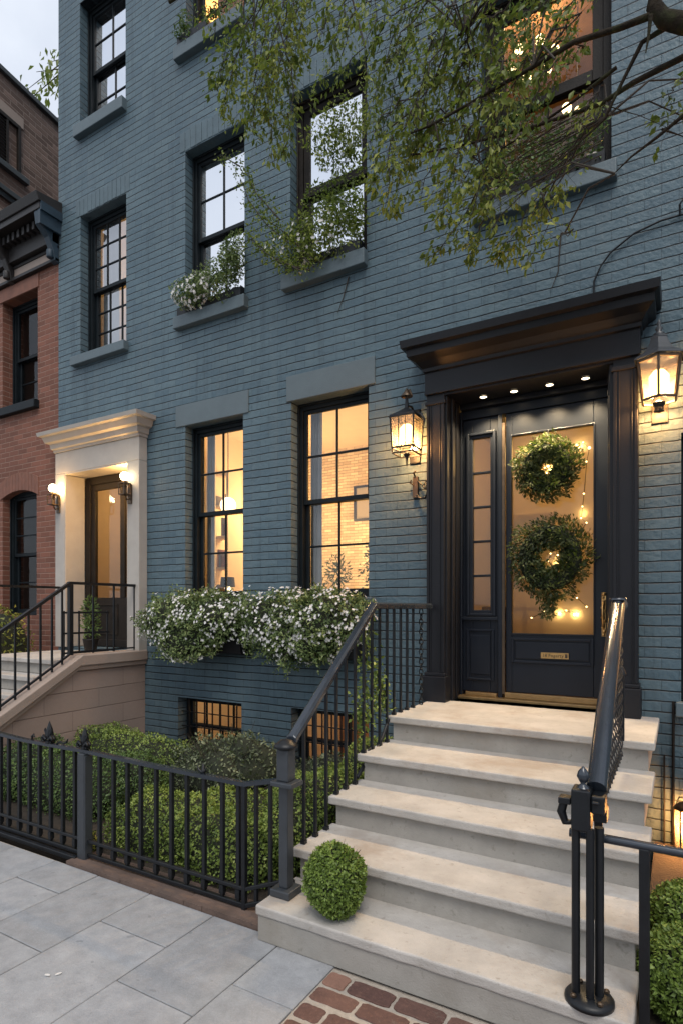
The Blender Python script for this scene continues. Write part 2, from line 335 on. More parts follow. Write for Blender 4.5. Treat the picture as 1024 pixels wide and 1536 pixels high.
# ------------------------------------------------------------ foliage
def leafmesh(name, P, D, Nn, size, wid, mats, parent=None, tone=None, fold=.12, jit=.35, extra=None, mi=None):
    """P points, D leaf axes, Nn leaf normals (N,3) -> one mesh of small folded leaves."""
    P = np.asarray(P, float); n = len(P); D = np.asarray(D, float); Nn = np.asarray(Nn, float)
    D = D / (np.linalg.norm(D, axis=1, keepdims=True) + 1e-9)
    s = np.cross(D, Nn); s /= (np.linalg.norm(s, axis=1, keepdims=True) + 1e-9)
    u = np.cross(s, D)
    l = size * (1 + jit * RNG.uniform(-1, 1, (n, 1))); w = l * wid
    v = np.stack([P, P + D*l*.45 + s*w*.5 + u*l*fold, P + D*l, P + D*l*.45 - s*w*.5 + u*l*fold], 1).reshape(-1, 3)
    me = bpy.data.meshes.new(name); idx = np.arange(n * 4)
    me.vertices.add(n * 4); me.vertices.foreach_set('co', v.ravel())
    tri = np.stack([idx.reshape(-1, 4)[:, [0, 1, 2]], idx.reshape(-1, 4)[:, [0, 2, 3]]], 1).reshape(-1)
    me.loops.add(len(tri)); me.loops.foreach_set('vertex_index', tri)
    me.polygons.add(n * 2); me.polygons.foreach_set('loop_start', np.arange(n * 2) * 3)
    me.polygons.foreach_set('loop_total', np.full(n * 2, 3))
    t = RNG.uniform(0, 1, n) if tone is None else np.asarray(tone)
    at = me.attributes.new('tone', 'FLOAT', 'FACE'); at.data.foreach_set('value', np.repeat(t, 2).astype(np.float32))
    mats = mats if isinstance(mats, (list, tuple)) else [mats]
    for m in mats: me.materials.append(m)
    if mi is not None: me.polygons.foreach_set('material_index', np.repeat(mi, 2).astype(np.int32))
    me.update(); me.validate()
    o = bpy.data.objects.new(name, me); link(o, parent); return o
def rnd_unit(n):
    d = RNG.normal(size=(n, 3)); return d / np.linalg.norm(d, axis=1, keepdims=True)
def lump(p, f, seed): return noise.noise(Vector((p[0]*f + seed, p[1]*f - seed*.7, p[2]*f + seed*1.3)))
def blob_pts(c, rad, n, expo=2.0, rough=.12, freq=4, depth=.10, seed=1.0, zmin=None):
    """points on/just inside a lumpy superellipsoid, with outward normals and a clump tone"""
    d = rnd_unit(n); a = np.abs(d) + 1e-6
    k = (a[:, 0]**expo + a[:, 1]**expo + a[:, 2]**expo) ** (-1 / expo)
    base = d * k[:, None]; rad = np.asarray(rad); P = np.empty((n, 3)); T = np.empty(n)
    for i in range(n):
        q = base[i] * rad
        w = lump(q, freq, seed); w2 = lump(q, freq * 3.1, seed + 5)
        P[i] = q * (1 + rough * w + rough * .4 * w2); T[i] = .5 + .5 * w2 + .35 * w + .3 * lump(q, freq * .45, seed + 9)
    dep = RNG.uniform(0, 1, n) ** 2 * depth
    P = P * (1 - dep[:, None] / (np.linalg.norm(P, axis=1, keepdims=True) + 1e-6)) + np.asarray(c)
    nn = base / rad; nn /= np.linalg.norm(nn, axis=1, keepdims=True)
    T = np.clip(T + RNG.uniform(-.3, .3, n), 0, 1)
    if zmin is not None:
        ok = P[:, 2] > zmin; P, nn, T = P[ok], nn[ok], T[ok]
    return P, nn, T
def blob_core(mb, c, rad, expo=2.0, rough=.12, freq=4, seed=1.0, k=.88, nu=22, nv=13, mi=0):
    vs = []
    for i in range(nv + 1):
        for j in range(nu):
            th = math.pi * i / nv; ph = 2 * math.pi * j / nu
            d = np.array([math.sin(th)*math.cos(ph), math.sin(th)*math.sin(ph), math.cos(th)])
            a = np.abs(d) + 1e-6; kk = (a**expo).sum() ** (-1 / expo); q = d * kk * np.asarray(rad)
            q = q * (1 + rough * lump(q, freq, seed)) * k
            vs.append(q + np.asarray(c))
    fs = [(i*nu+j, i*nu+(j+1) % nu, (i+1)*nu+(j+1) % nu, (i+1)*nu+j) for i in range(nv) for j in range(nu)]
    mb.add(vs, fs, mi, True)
def bush(name, label, cat, blobs, n, mat, size=.022, wid=.6, group=None, zmin=0.0, core=True, depth=.06, out=.6, **kw):
    """blobs: list of (centre, radii); leaves spread by surface area; > foliage, core twigs"""
    c0 = blobs[0][0]; t = thing(name, label, cat, (c0[0], c0[1], max(zmin, 0)), group)
    areas = np.array([b[1][0]*b[1][1] + b[1][1]*b[1][2] + b[1][0]*b[1][2] for b in blobs]); areas = areas / areas.sum()
    Ps, Ns, Ts = [], [], []; cm = MB()
    for i, (c, r) in enumerate(blobs):
        P, nn, T = blob_pts(c, r, int(n * areas[i]), seed=1.7 * i + len(name), zmin=zmin, depth=depth, **kw)
        Ps.append(P); Ns.append(nn); Ts.append(T)
        kw2 = {k: v for k, v in kw.items() if k in ('expo', 'rough', 'freq')}
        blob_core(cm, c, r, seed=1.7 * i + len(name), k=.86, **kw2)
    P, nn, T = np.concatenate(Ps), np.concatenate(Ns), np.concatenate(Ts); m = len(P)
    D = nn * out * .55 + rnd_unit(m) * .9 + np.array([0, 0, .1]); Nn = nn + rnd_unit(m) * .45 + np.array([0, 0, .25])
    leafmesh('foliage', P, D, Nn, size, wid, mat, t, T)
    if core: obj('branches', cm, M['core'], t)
    return t
def flowers(name, P, Nn, r, parent, mat='petal'):
    """five-petal blossoms"""
    n = len(P); Nn = Nn / np.linalg.norm(Nn, axis=1, keepdims=True)
    a = np.cross(Nn, rnd_unit(n)); a /= np.linalg.norm(a, axis=1, keepdims=True); b = np.cross(Nn, a)
    PP, DD, NN, TT = [], [], [], []
    for k in range(5):
        th = 2 * math.pi * k / 5
        PP.append(P); DD.append(a * math.cos(th) + b * math.sin(th) + Nn * .25); NN.append(Nn); TT.append(RNG.uniform(0, 1, n))
    return leafmesh(name, np.concatenate(PP), np.concatenate(DD), np.concatenate(NN), r, .62, M[mat], parent, np.concatenate(TT), fold=.03, jit=.2)
STEMS=[((-2.52,-1.6,5.82),(-2.84,-1.6,5.27)),((-2.34,-1.7,5.64),(-2.65,-1.7,4.99)),((-2.37,-1.55,5.79),(-2.68,-1.55,5.0)),((-2.19,-1.65,5.6),(-2.48,-1.65,4.87)),((-2.15,-1.6,5.63),(-2.39,-1.6,4.91)),((-2.0,-1.7,5.44),(-2.19,-1.7,4.86)),((-2.36,-1.6,5.41),(-2.31,-1.6,4.63)),((-2.37,-1.7,5.15),(-2.4,-1.7,4.72)),((-2.48,-1.8,5.62),(-2.63,-1.8,5.33)),((-2.31,-1.55,5.43),(-2.23,-1.55,4.78)),((-2.13,-1.7,5.13),(-2.15,-1.7,4.49)),((-2.55,-1.5,5.68),(-2.76,-1.5,5.4)),((-2.01,-1.8,5.37),(-2.21,-1.8,5.04)),((-2.19,-1.75,5.51),(-2.46,-1.75,5.33)),((-2.52,-1.65,5.58),(-2.72,-1.65,5.27)),((-1.79,-1.7,5.34),(-1.97,-1.7,5.03)),((-2.01,-1.5,5.64),(-2.22,-1.5,5.25)),((-1.71,-1.6,5.39),(-1.9,-1.6,5.08)),((-1.52,-1.7,5.2),(-1.7,-1.7,5.0)),((-1.41,-1.8,5.05),(-1.5,-1.8,4.79)),((-2.37,-0.5,6.34),(-2.7,-0.5,6.05)),((-2.27,-0.4,6.32),(-2.56,-0.4,6.17)),((-2.15,-0.6,6.09),(-2.12,-0.6,5.45)),((-1.15,-1.7,5.01),(-1.48,-1.7,4.71)),((-1.36,-1.5,5.08),(-1.55,-1.5,4.57)),((-1.04,-1.8,4.77),(-1.31,-1.8,4.26)),((-1.0,-1.6,4.89),(-1.27,-1.6,4.27)),((-1.23,-1.4,4.83),(-1.65,-1.4,4.31)),((-1.19,-1.6,4.62),(-1.45,-1.6,3.99)),((-1.13,-1.5,4.44),(-1.44,-1.5,4.25)),((-1.0,-1.7,4.21),(-1.15,-1.7,3.74)),((-0.94,-1.6,4.29),(-1.11,-1.6,3.95)),((-0.82,-1.8,4.06),(-0.97,-1.8,3.78)),((-0.9,-1.7,3.99),(-1.0,-1.7,3.52)),((-0.91,-1.6,3.95),(-1.23,-1.6,3.61)),((-0.9,-1.5,3.9),(-1.05,-1.5,3.62)),((-1.35,-1.6,5.21),(-1.57,-1.6,4.67)),((-1.31,-1.5,5.28),(-1.49,-1.5,4.95)),((-1.0,-1.7,4.93),(-1.15,-1.7,4.52)),((-0.93,-1.6,4.98),(-1.04,-1.6,4.44)),((-0.88,-1.5,4.88),(-1.03,-1.5,4.25)),((-0.76,-1.7,4.44),(-0.88,-1.7,3.91)),((-1.19,-1.7,4.76),(-1.31,-1.7,4.18)),((-1.4,-1.6,4.59),(-1.57,-1.6,4.23)),((-1.41,-1.7,4.37),(-1.44,-1.7,3.89)),((-1.0,-1.6,4.75),(-1.13,-1.6,4.26)),((-0.83,-1.7,4.84),(-1.19,-1.7,4.76)),((-0.96,-1.6,4.66),(-1.31,-1.6,4.56)),((-0.84,-1.7,4.31),(-1.15,-1.7,4.23)),((-1.04,-1.6,4.47),(-1.35,-1.6,4.23)),((-1.12,-1.7,4.14),(-1.27,-1.7,3.91)),((-1.27,-1.6,5.11),(-1.57,-1.6,5.03)),((-0.71,-1.6,4.87),(-0.85,-1.6,4.61)),((-0.53,-1.7,4.68),(-0.76,-1.7,4.55)),((-0.42,-1.6,4.6),(-0.68,-1.6,4.42)),((-0.47,-1.7,4.47),(-0.83,-1.7,4.37)),((-0.41,-1.5,4.51),(-0.6,-1.5,4.39)),((-0.65,-1.6,4.58),(-0.87,-1.6,4.26)),((-0.69,-1.7,4.34),(-0.83,-1.7,4.0)),((-0.51,-1.8,4.25),(-0.7,-1.8,4.01)),((-0.33,-1.6,4.2),(-0.45,-1.6,4.02)),((-0.81,-1.5,5.01),(-0.96,-1.5,4.81)),((-0.61,-1.6,4.82),(-0.75,-1.6,4.7)),((-0.39,-1.6,4.7),(-0.49,-1.6,4.5)),((-0.57,-1.5,3.87),(-0.86,-1.5,3.57)),((-0.61,-1.6,3.79),(-0.68,-1.6,3.45)),((-0.64,-1.7,3.77),(-0.84,-1.7,3.59)),((-0.61,-1.4,3.9),(-0.81,-1.4,3.63)),((-0.5,-1.5,3.93),(-0.65,-1.5,3.71)),((-0.5,-1.6,3.53),(-0.54,-1.6,3.52)),((-0.76,-1.7,3.9),(-0.91,-1.7,3.68)),((-0.89,-1.4,4.33),(-1.01,-1.4,4.0)),((0.04,-1.3,4.3),(-0.05,-1.3,4.23)),((0.04,-1.3,4.1),(-0.05,-1.3,4.05))]
BRANCHES=[([(0.11,-1.7,4.19),(0.02,-1.7,4.24),(-0.06,-1.7,4.3),(-0.1,-1.7,4.38),(-0.09,-1.7,4.45)],0.055),([(-0.09,-1.7,4.34),(-0.24,-1.7,4.35),(-0.44,-1.7,4.38),(-0.63,-1.7,4.35),(-0.86,-1.7,4.32),(-1.18,-1.7,4.28),(-1.35,-1.7,4.29)],0.02),([(-0.06,-1.65,4.3),(-0.15,-1.65,4.28),(-0.24,-1.65,4.12),(-0.31,-1.65,3.99),(-0.51,-1.65,3.87)],0.016),([(0.06,-1.6,4.18),(-0.19,-1.6,4.15),(-0.33,-1.6,4.11),(-0.65,-1.6,4.13),(-1.0,-1.6,4.18),(-1.4,-1.6,4.26)],0.018),([(0.06,-1.6,3.93),(-0.09,-1.6,3.85),(-0.2,-1.6,3.8),(-0.27,-1.6,3.75)],0.012),([(-0.11,-1.75,4.3),(-0.12,-1.75,4.2),(-0.13,-1.75,4.14)],0.012),([(-0.27,-1.5,4.34),(-0.47,-1.5,4.26),(-0.7,-1.5,4.19),(-1.07,-1.5,4.11)],0.012),([(-0.07,-1.6,3.88),(0.03,-1.6,3.8)],0.007),([(-0.87,-1.6,4.86),(-1.0,-1.6,4.75),(-1.19,-1.6,4.62),(-1.53,-1.6,4.53)],0.008),([(-0.33,-1.6,4.11),(-0.24,-1.6,4.04),(-0.16,-1.6,3.98),(-0.05,-1.6,3.88)],0.004)]
TWIGS=[[(-0.35,-1.4190055458395179,4.19),(-0.7,-1.5,4.12),(-0.86,-1.5,4.02)],[(-0.37,-1.3946634713117099,4.1),(-0.69,-1.5,4.0),(-0.99,-1.5,3.92)],[(-0.44,-1.411312876396152,4.13),(-0.72,-1.5,3.96),(-0.9,-1.5,3.87)],[(-0.36,-1.3156597086967052,4.13),(-0.64,-1.5,3.94),(-0.94,-1.5,3.93)],[(-0.45,-1.389950852085335,4.1),(-0.64,-1.5,3.91),(-0.87,-1.5,3.84)],[(-0.4,-1.3637913965413386,4.2),(-0.71,-1.5,4.06),(-0.88,-1.5,4.01)],[(-0.42,-1.3430756410241156,4.31),(-0.68,-1.5,4.16),(-0.85,-1.5,4.1)],[(-0.36,-1.3947390330080633,4.19),(-0.67,-1.5,4.04),(-0.97,-1.5,4.03)],[(-0.35,-1.404226111952247,4.0),(-0.6,-1.5,3.9),(-0.99,-1.5,3.92)],[(-0.41,-1.3105416237076963,4.27),(-0.61,-1.5,4.07),(-0.89,-1.5,4.03)],[(-0.39,-1.2949521129549701,4.41),(-0.67,-1.5,4.13),(-0.92,-1.5,4.09)],[(-0.36,-1.422712474688817,4.18),(-0.66,-1.5,4.06),(-0.97,-1.5,4.1)],[(-0.36,-1.3774551466149312,4.31),(-0.68,-1.5,4.17),(-0.85,-1.5,4.09)],[(-0.34,-1.416265945739247,4.16),(-0.61,-1.5,4.1),(-1.02,-1.5,4.11)],[(-0.47,-1.344151682715256,4.26),(-0.67,-1.5,4.1),(-0.85,-1.5,4.03)],[(-0.39,-1.3657558076925544,4.21),(-0.7,-1.5,4.09),(-0.88,-1.5,4.04)],[(-0.37,-1.4083869013602799,4.24),(-0.69,-1.5,4.14),(-1.01,-1.5,4.18)],[(-0.41,-1.3694075868088673,4.14),(-0.62,-1.5,3.9),(-0.88,-1.5,3.85)],[(-0.36,-1.2752387544925439,4.21),(-0.59,-1.5,3.98),(-0.97,-1.5,4.0)],[(-0.43,-1.34439522144908,4.18),(-0.66,-1.5,3.94),(-0.98,-1.5,3.9)],[(-0.36,-1.2576452365102455,4.19),(-0.62,-1.5,3.92),(-0.86,-1.5,3.88)],[(-0.42,-1.4165468771936705,4.01),(-0.66,-1.5,3.91),(-0.89,-1.5,3.83)],[(-0.33,-1.4473779445737467,4.22),(-0.58,-1.5,4.09),(-0.88,-1.5,4.03)],[(-0.41,-1.4096661103339472,4.11),(-0.65,-1.5,3.94),(-0.86,-1.5,3.86)],[(-0.4,-1.4431633700498536,4.1),(-0.66,-1.5,4.04),(-0.87,-1.5,3.97)],[(-0.39,-1.3454027415736978,4.32),(-0.73,-1.5,4.13),(-0.88,-1.5,4.1)]]
VINES=[[(-2.89,-0.2,4.77),(-3.12,-0.2,5.03),(-3.43,-0.2,5.34),(-3.65,-0.2,5.65),(-3.74,-0.2,5.88)],[(-2.92,-0.22,4.74),(-3.25,-0.22,4.9),(-3.57,-0.22,5.22),(-3.65,-0.22,5.34)],[(-2.85,-0.15,4.82),(-3.08,-0.15,5.23),(-3.04,-0.15,5.46)],[(-3.01,-0.25,4.75),(-3.39,-0.25,5.02),(-3.67,-0.25,5.3)],[(-2.91,-0.18,4.85),(-3.21,-0.18,5.19),(-3.56,-0.18,5.5)],[(-3.67,-0.3,5.92),(-3.92,-0.3,6.13)],[(-3.27,-0.2,5.33),(-3.55,-0.2,5.68),(-3.71,-0.2,6.0)]]
# ============================================================ SETTING: ground, road, pavement
g = MB(); g.add([(-80,-90,-.16),(80,-90,-.16),(80,60,-.16),(-80,60,-.16)], [(0,1,2,3)])
tag(obj('road', g, M['asphalt']), kind='structure')
g = MB(); g.box(-14, 8, -7.0, -2.31, -.155, -.012); tag(obj('pavement_bed', g, M['mortar']), kind='structure')
sl = MB(); cols = [-13.7 + .4585 * i for i in range(48)]; off = {22: 0}
XC = [-3.52, -3.10, -2.645, -2.16, -1.70, -1.20]
xs = [XC[0] - .455 * k for k in range(22, 0, -1)] + XC + [XC[-1] + .47 * k for k in range(1, 18)]
first = {-3.52: -2.59, -3.10: -2.99, -2.645: -2.665, -2.16: -2.955, -1.70: -2.72}
for i in range(len(xs) - 1):
    x0, x1 = xs[i], xs[i + 1]; cut = first.get(x0, -2.45 - random.random() * .6); y = -2.325; ys = [y]
    while cut > -7: ys.append(cut); cut -= random.uniform(.72, .98)
    ys.append(-7.0)
    for a, b in zip(ys[:-1], ys[1:]):
        # the brick apron lies in front of the steps
        xr = x1
        if x1 > -1.38 and x0 < .1 and a > -3.3:
            if x0 > -1.45: continue
            xr = -1.372
        t = random.random(); dz = random.uniform(-.002, .002); gp = .0035
        sl.box(x0 + gp, xr - gp, b + gp, a - gp, -.05, dz, 0, t)
so = obj('pavement', sl, M['slab'], bevel=.003, seg=1); tag(so, kind='structure')
bp_ = MB(); bp_.box(-1.37, .12, -3.32, -2.405, -.05, -.002, 1)
row = 0; y = -2.425
while y > -3.3:
    h = .098; x = -1.36 + (0 if row % 2 else -.10)
    while x < .1:
        w = .205 + random.uniform(-.012, .012); a = max(x, -1.36); b = min(x + w, .11)
        if b - a > .05:
            k = random.uniform(-.005, .005); z = .004 + random.uniform(-.004, .004)
            n = 9; cx, cy = (a + b) / 2, y - h / 2 + k; rx, ry = (b - a) / 2, h / 2 - .004
            poly = []
            for q in range(28):                        # worn, slightly rounded outline
                th = 2 * math.pi * q / 28; c_, s_ = math.cos(th), math.sin(th)
                e = (abs(c_) ** 16 + abs(s_) ** 16) ** (-1 / 16)
                poly.append((cx + rx * c_ * e + random.uniform(-.002, .002), cy + ry * s_ * e + random.uniform(-.002, .002)))
            tn = random.random(); o = len(bp_.f); bp_.prism(poly, 'z', -.03, z, 0)
            for q in range(o, len(bp_.f)): bp_.t[q] = tn
        x += w + .016
    y -= h + .015; row += 1
tag(obj('brick_path', bp_, [M['pbrick'], M['mortar']], bevel=.0025, seg=1), kind='structure')
g = MB(); g.box(-5.28, -1.8, -2.18, -.0, -.15, -.006); g.box(-.15, 2.6, -2.18, 0, -.15, -.006); g.box(-13, -6.9, -2.2, 0, -.15, -.006)
tag(obj('garden_soil', g, M['soil']), kind='structure')
cb = MB(); n = 12
for i in range(n):
    xa = -3.42 + i * (1.56 / n); cb.box(xa, xa + 1.56 / n - (.004 if i % 4 == 3 else 0), -2.325 + random.uniform(-.004, .004) , -2.13, -.05, .020 + .002 * (i // 4))
tag(obj('kerb', cb, M['curb']), kind='structure')

# ============================================================ wall with openings
def wall_mesh(mb, x0, x1, z0, z1, y0, y1, ops, mi=0, mr=0):
    xs = sorted({x0, x1, *[v for o in ops for v in o[:2]]}); zs = sorted({z0, z1, *[v for o in ops for v in o[2:4]]})
    for i in range(len(xs) - 1):
        for j in range(len(zs) - 1):
            cx, cz = (xs[i] + xs[i+1]) / 2, (zs[j] + zs[j+1]) / 2
            if any(o[0] < cx < o[1] and o[2] < cz < o[3] for o in ops): continue
            a, b, c, d = xs[i], xs[i+1], zs[j], zs[j+1]
            mb.add([(a,y0,c),(b,y0,c),(b,y0,d),(a,y0,d)], [(0,1,2,3)], mi)
            mb.add([(a,y1,c),(b,y1,c),(b,y1,d),(a,y1,d)], [(3,2,1,0)], mi)
    for o in ops:
        a, b, c, d = o[:4]
        mb.add([(a,y0,c),(a,y1,c),(a,y1,d),(a,y0,d)], [(0,1,2,3)], mr)
        mb.add([(b,y0,c),(b,y1,c),(b,y1,d),(b,y0,d)], [(3,2,1,0)], mr)
        mb.add([(a,y0,d),(a,y1,d),(b,y1,d),(b,y0,d)], [(0,1,2,3)], mr)
        mb.add([(a,y0,c),(a,y1,c),(b,y1,c),(b,y0,c)], [(3,2,1,0)], mr)

def window(house, x0, x1, z0, z1, cols=2, up=2, low=2, pane='g_warm', sill=None, head=None, fr='frame', yf=.13, split=.5, cas=.05, sillmat='sillpaint', label=None, rail=.045, lowcols=None):
    """sash window set back in its opening; upper sash stands in front of the lower one"""
    f = MB(); yb = .235
    f.box(x0, x0 + cas, yf, yb, z0, z1); f.box(x1 - cas, x1, yf, yb, z0, z1)
    f.box(x0 + cas, x1 - cas, yf, yb, z1 - cas * 1.2, z1); f.box(x0 + cas, x1 - cas, yf - .004, yb, z0, z0 + cas * .8)
    f.box(x0, x0 + .018, yf - .02, yf - .001, z0, z1); f.box(x1 - .018, x1, yf - .02, yf - .001, z0, z1); f.box(x0 + .018, x1 - .018, yf - .02, yf - .001, z1 - .022, z1)
    w = obj('window', f, M[fr], house, .004); tag(w, label)
    a, b, c, d = x0 + cas, x1 - cas, z0 + cas * .8, z1 - cas * 1.2; zm = c + (d - c) * split
    for nm_, ya, yc, lo, hi, rows in (('u', yf + .018, yf + .048, zm - rail * .5, d, up), ('l', yf + .058, yf + .088, c, zm + rail * .5, low)):
        s = MB(); st = rail * .85
        s.box(a + .001, a + st, ya, yc, lo, hi); s.box(b - st, b - .001, ya, yc, lo, hi)
        s.box(a + st, b - st, ya, yc, lo, lo + rail); s.box(a + st, b - st, ya, yc, hi - rail * (1 if nm_ == 'l' else .8), hi)
        ia, ib, ic, id_ = a + st, b - st, lo + rail, hi - rail * .8; mw = .020
        nc = (lowcols or cols) if nm_ == 'l' else cols
        vx = [ia + (ib - ia) * k / nc for k in range(1, nc)]
        for x in vx: s.box(x - mw/2, x + mw/2, ya + .004, yc - .004, ic, id_)
        for k in range(1, rows):
            z = ic + (id_ - ic) * k / rows
            xa = ia
            for x in vx + [None]:
                xb = ib if x is None else x - mw/2
                s.box(xa, xb, ya + .005, yc - .005, z - mw/2, z + mw/2); xa = (x or 0) + mw/2
        obj('sash', s, M[fr], w, .003, 1)
        p = MB(); ym = (ya + yc) / 2; p.add([(ia,ym,ic),(ib,ym,ic),(ib,ym,id_),(ia,ym,id_)], [(0,1,2,3)])
        obj('pane', p, M[pane], w)
    if sill:
        s = MB(); s.box(sill[0], sill[1], -.075, yf - .021, sill[2], sill[3])
        obj('sill', s, M[sillmat], w, .008)
    if head:
        s = MB(); hx0, hx1, hz0, hz1, hm = head
        if hm == 'soldier':
            k = int((hx1 - hx0) / .075)
            for i in range(k):
                xa = hx0 + (hx1 - hx0) * i / k; s.box(xa + .003, xa + (hx1 - hx0) / k - .003, -.004 - random.random() * .004, .02, hz0 + random.uniform(0, .008), hz1 - random.uniform(0, .03))
        else: s.box(hx0, hx1, -.014, .05, hz0, hz1)
        obj('lintel', s, M['soldier' if hm == 'soldier' else 'stonepaint'], w, .005)
    return w

def room(house, x0, x1, y0, y1, z0, z1, mat='plaster', back=None, ceil=None):
    m = MB(); ms = [M[mat], M[back or mat], M['wood'], M[ceil or mat]]
    m.add([(x0,y1,z0),(x1,y1,z0),(x1,y1,z1),(x0,y1,z1)], [(0,1,2,3)], 1)
    m.add([(x0,y0,z0),(x0,y1,z0),(x0,y1,z1),(x0,y0,z1)], [(0,1,2,3)], 0)
    m.add([(x1,y0,z0),(x1,y1,z0),(x1,y1,z1),(x1,y0,z1)], [(3,2,1,0)], 0)
    m.add([(x0,y0,z1),(x1,y0,z1),(x1,y1,z1),(x0,y1,z1)], [(0,1,2,3)], 3)
    m.add([(x0,y0,z0),(x1,y0,z0),(x1,y1,z0),(x0,y1,z0)], [(0,1,2,3)], 2)
    return obj('interior', m, ms, house)

# ============================================================ teal townhouse
H = thing('brick_townhouse', 'teal painted brick townhouse with dark front door and glowing sash windows', 'house', (-2.2, 0, 0))
L3, L2 = (-6.49, -5.65, 7.65, 9.22), (-6.48, -5.64, 4.785, 6.545)
A3, A2, A1 = (-4.68, -3.86, 7.80, 9.5), (-4.69, -3.86, 4.84, 6.66), (-4.69, -3.88, 1.75, 3.645)
B2, B1 = (-3.29, -2.45, 4.885, 6.66), (-3.28, -2.43, 1.75, 3.665)
C2 = (-1.40, -.43, 4.90, 6.62)
GA, GB, R1 = (-4.80, -3.90, .02, .665), (-3.28, -2.43, .02, .675), (.012, .87, 1.0, 2.87)
DO, PO = (-1.69, -.40, .80, 3.43), (-6.63, -5.47, 1.16, 3.33)
WX0, WX1, WZ1 = -6.92, 2.6, 11.6
w = MB()
wall_mesh(w, WX0, WX1, -.16, WZ1, 0, .30, [L3, L2, A3, A2, A1, B2, B1, C2, GA, GB, R1, DO, PO])
w.add([(WX0,0,-.16),(WX0,8,-.16),(WX0,8,WZ1),(WX0,0,WZ1)], [(3,2,1,0)]); w.add([(WX1,0,-.16),(WX1,8,-.16),(WX1,8,WZ1),(WX1,0,WZ1)], [(0,1,2,3)])
w.add([(WX0,8,-.16),(WX1,8,-.16),(WX1,8,WZ1),(WX0,8,WZ1)], [(0,1,2,3)]); w.add([(WX0,0,WZ1),(WX1,0,WZ1),(WX1,8,WZ1),(WX0,8,WZ1)], [(0,1,2,3)])
obj('wall', w, M['wall'], H)
window(H, *L3, 2, 2, 2, 'g_sky', (-6.53, -5.63, 7.51, 7.65), fr='frame')
window(H, *L2, 3, 3, 3, 'g_mid', (-6.59, -5.60, 4.675, 4.785), (-6.56, -5.58, 6.548, 6.78, 'soldier'))
window(H, *A3, 2, 2, 2, 'g_warm', (-4.80, -3.85, 7.66, 7.80))
window(H, *A2, 2, 2, 2, 'g_sky', (-4.805, -3.81, 4.71, 4.84), (-4.77, -3.80, 6.663, 6.90, 'soldier'))
window(H, *A1, 2, 2, 2, 'g_warm', (-4.75, -3.82, 1.63, 1.75), (-4.825, -3.805, 3.648, 3.882, 'stone'))
window(H, *B2, 1, 1, 1, 'g_sky', (-3.355, -2.44, 4.745, 4.885), (-3.36, -2.38, 6.663, 6.90, 'soldier'), fr='framebrown', rail=.085, cas=.06)
window(H, *B1, 2, 2, 2, 'g_warm', (-3.34, -2.37, 1.63, 1.75), (-3.33, -2.365, 3.668, 3.915, 'stone'))
window(H, *C2, 1, 1, 1, 'g_c2', lowcols=2, sill=(-1.455, -.39, 4.77, 4.90), fr='framebrown', rail=.09, cas=.07)
window(H, *R1, 2, 2, 2, 'g_warm', (-.02, .93, .90, 1.0))
for op, lab in ((GA, None), (GB, None)):                       # basement windows behind the planting, with iron bars
    wn = window(H, *op, 4 if op is GA else 3, 1, 1, 'g_warm', None, yf=.15, cas=.035, rail=.03)
    gr = MB(); a, b, c, d = op
    for k in range(1, 8): gr.bar((a + (b - a) * k / 8, .06, c), (a + (b - a) * k / 8, .06, d), .012, .012)
    for k in (1, 2, 3): gr.box(a, b, .054, .066, c + (d - c) * k / 4 - .005, c + (d - c) * k / 4 + .005)
    obj('grille', gr, M['iron'], wn)
room(H, -5.30, -2.05, .301, 2.7, 1.35, 3.98, 'plaster', 'roombrick')
room(H, -6.85, -5.35, .301, 1.6, 1.16, 3.6, 'plaster')
room(H, -1.95, -.2, .33, 2.4, .86, 3.6, 'plaster')
room(H, -5.3, -3.6, .301, 1.6, -.1, .95, 'plaster'); room(H, -3.55, -2.0, .301, 1.4, -.1, .95, 'plaster', 'basebrick')
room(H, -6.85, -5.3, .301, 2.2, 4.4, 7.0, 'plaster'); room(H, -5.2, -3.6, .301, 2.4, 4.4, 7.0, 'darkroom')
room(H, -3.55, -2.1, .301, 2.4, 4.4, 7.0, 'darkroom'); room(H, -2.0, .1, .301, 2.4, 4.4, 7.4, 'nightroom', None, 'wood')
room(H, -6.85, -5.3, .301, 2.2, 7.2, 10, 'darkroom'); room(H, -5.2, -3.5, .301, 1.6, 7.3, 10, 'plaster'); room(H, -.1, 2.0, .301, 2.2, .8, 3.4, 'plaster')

# ---- front doorway: pilasters, entablature, recessed door with sidelight
for xa, xb in ((-1.825, -1.672), (-.408, -.250)):
    p = MB(); p.box(xa, xb, -.12, -.001, .875, 3.42)
    p.box(xa + .001, xa + .022, -.130, -.1201, 1.12, 3.33); p.box(xb - .022, xb - .001, -.130, -.1201, 1.12, 3.33)
    p.box(xa + .034, xa + .042, -.126, -.1202, 1.12, 3.33); p.box(xb - .042, xb - .034, -.126, -.1202, 1.12, 3.33)
    pl = obj('pilaster', p, M['hood'], H, .004)
    q = MB(); q.box(xa - .03, xb + .02, -.15, -.0015, .8755, 1.085); q.box(xa - .018, xb + .012, -.138, -.002, 1.0855, 1.115)
    obj('pilaster_base', q, M['hood'], pl, .006)
    q = MB(); q.box(xa - .012, xb + .012, -.135, -.003, 3.335, 3.365); obj('pilaster_collar', q, M['hood'], pl, .004)
jb = MB(); jb.box(-1.6895, -1.655, -.1, .30, .876, 3.40); jb.box(-.435, -.4005, -.1, .30, .876, 3.40); jb.box(-1.6895, -.4005, -.118, .30, 3.4005, 3.429)
jb.box(-1.655, -1.635, -.02, .05, .876, 3.40); jb.box(-1.655, -1.64, .10, .16, .876, 3.40); jb.box(-1.64, -.45, .17, .235, 3.355, 3.40); jb.box(-.455, -.435, .0, .2, .876, 3.40)
obj('door_lining', jb, M['hood'], H, .005)
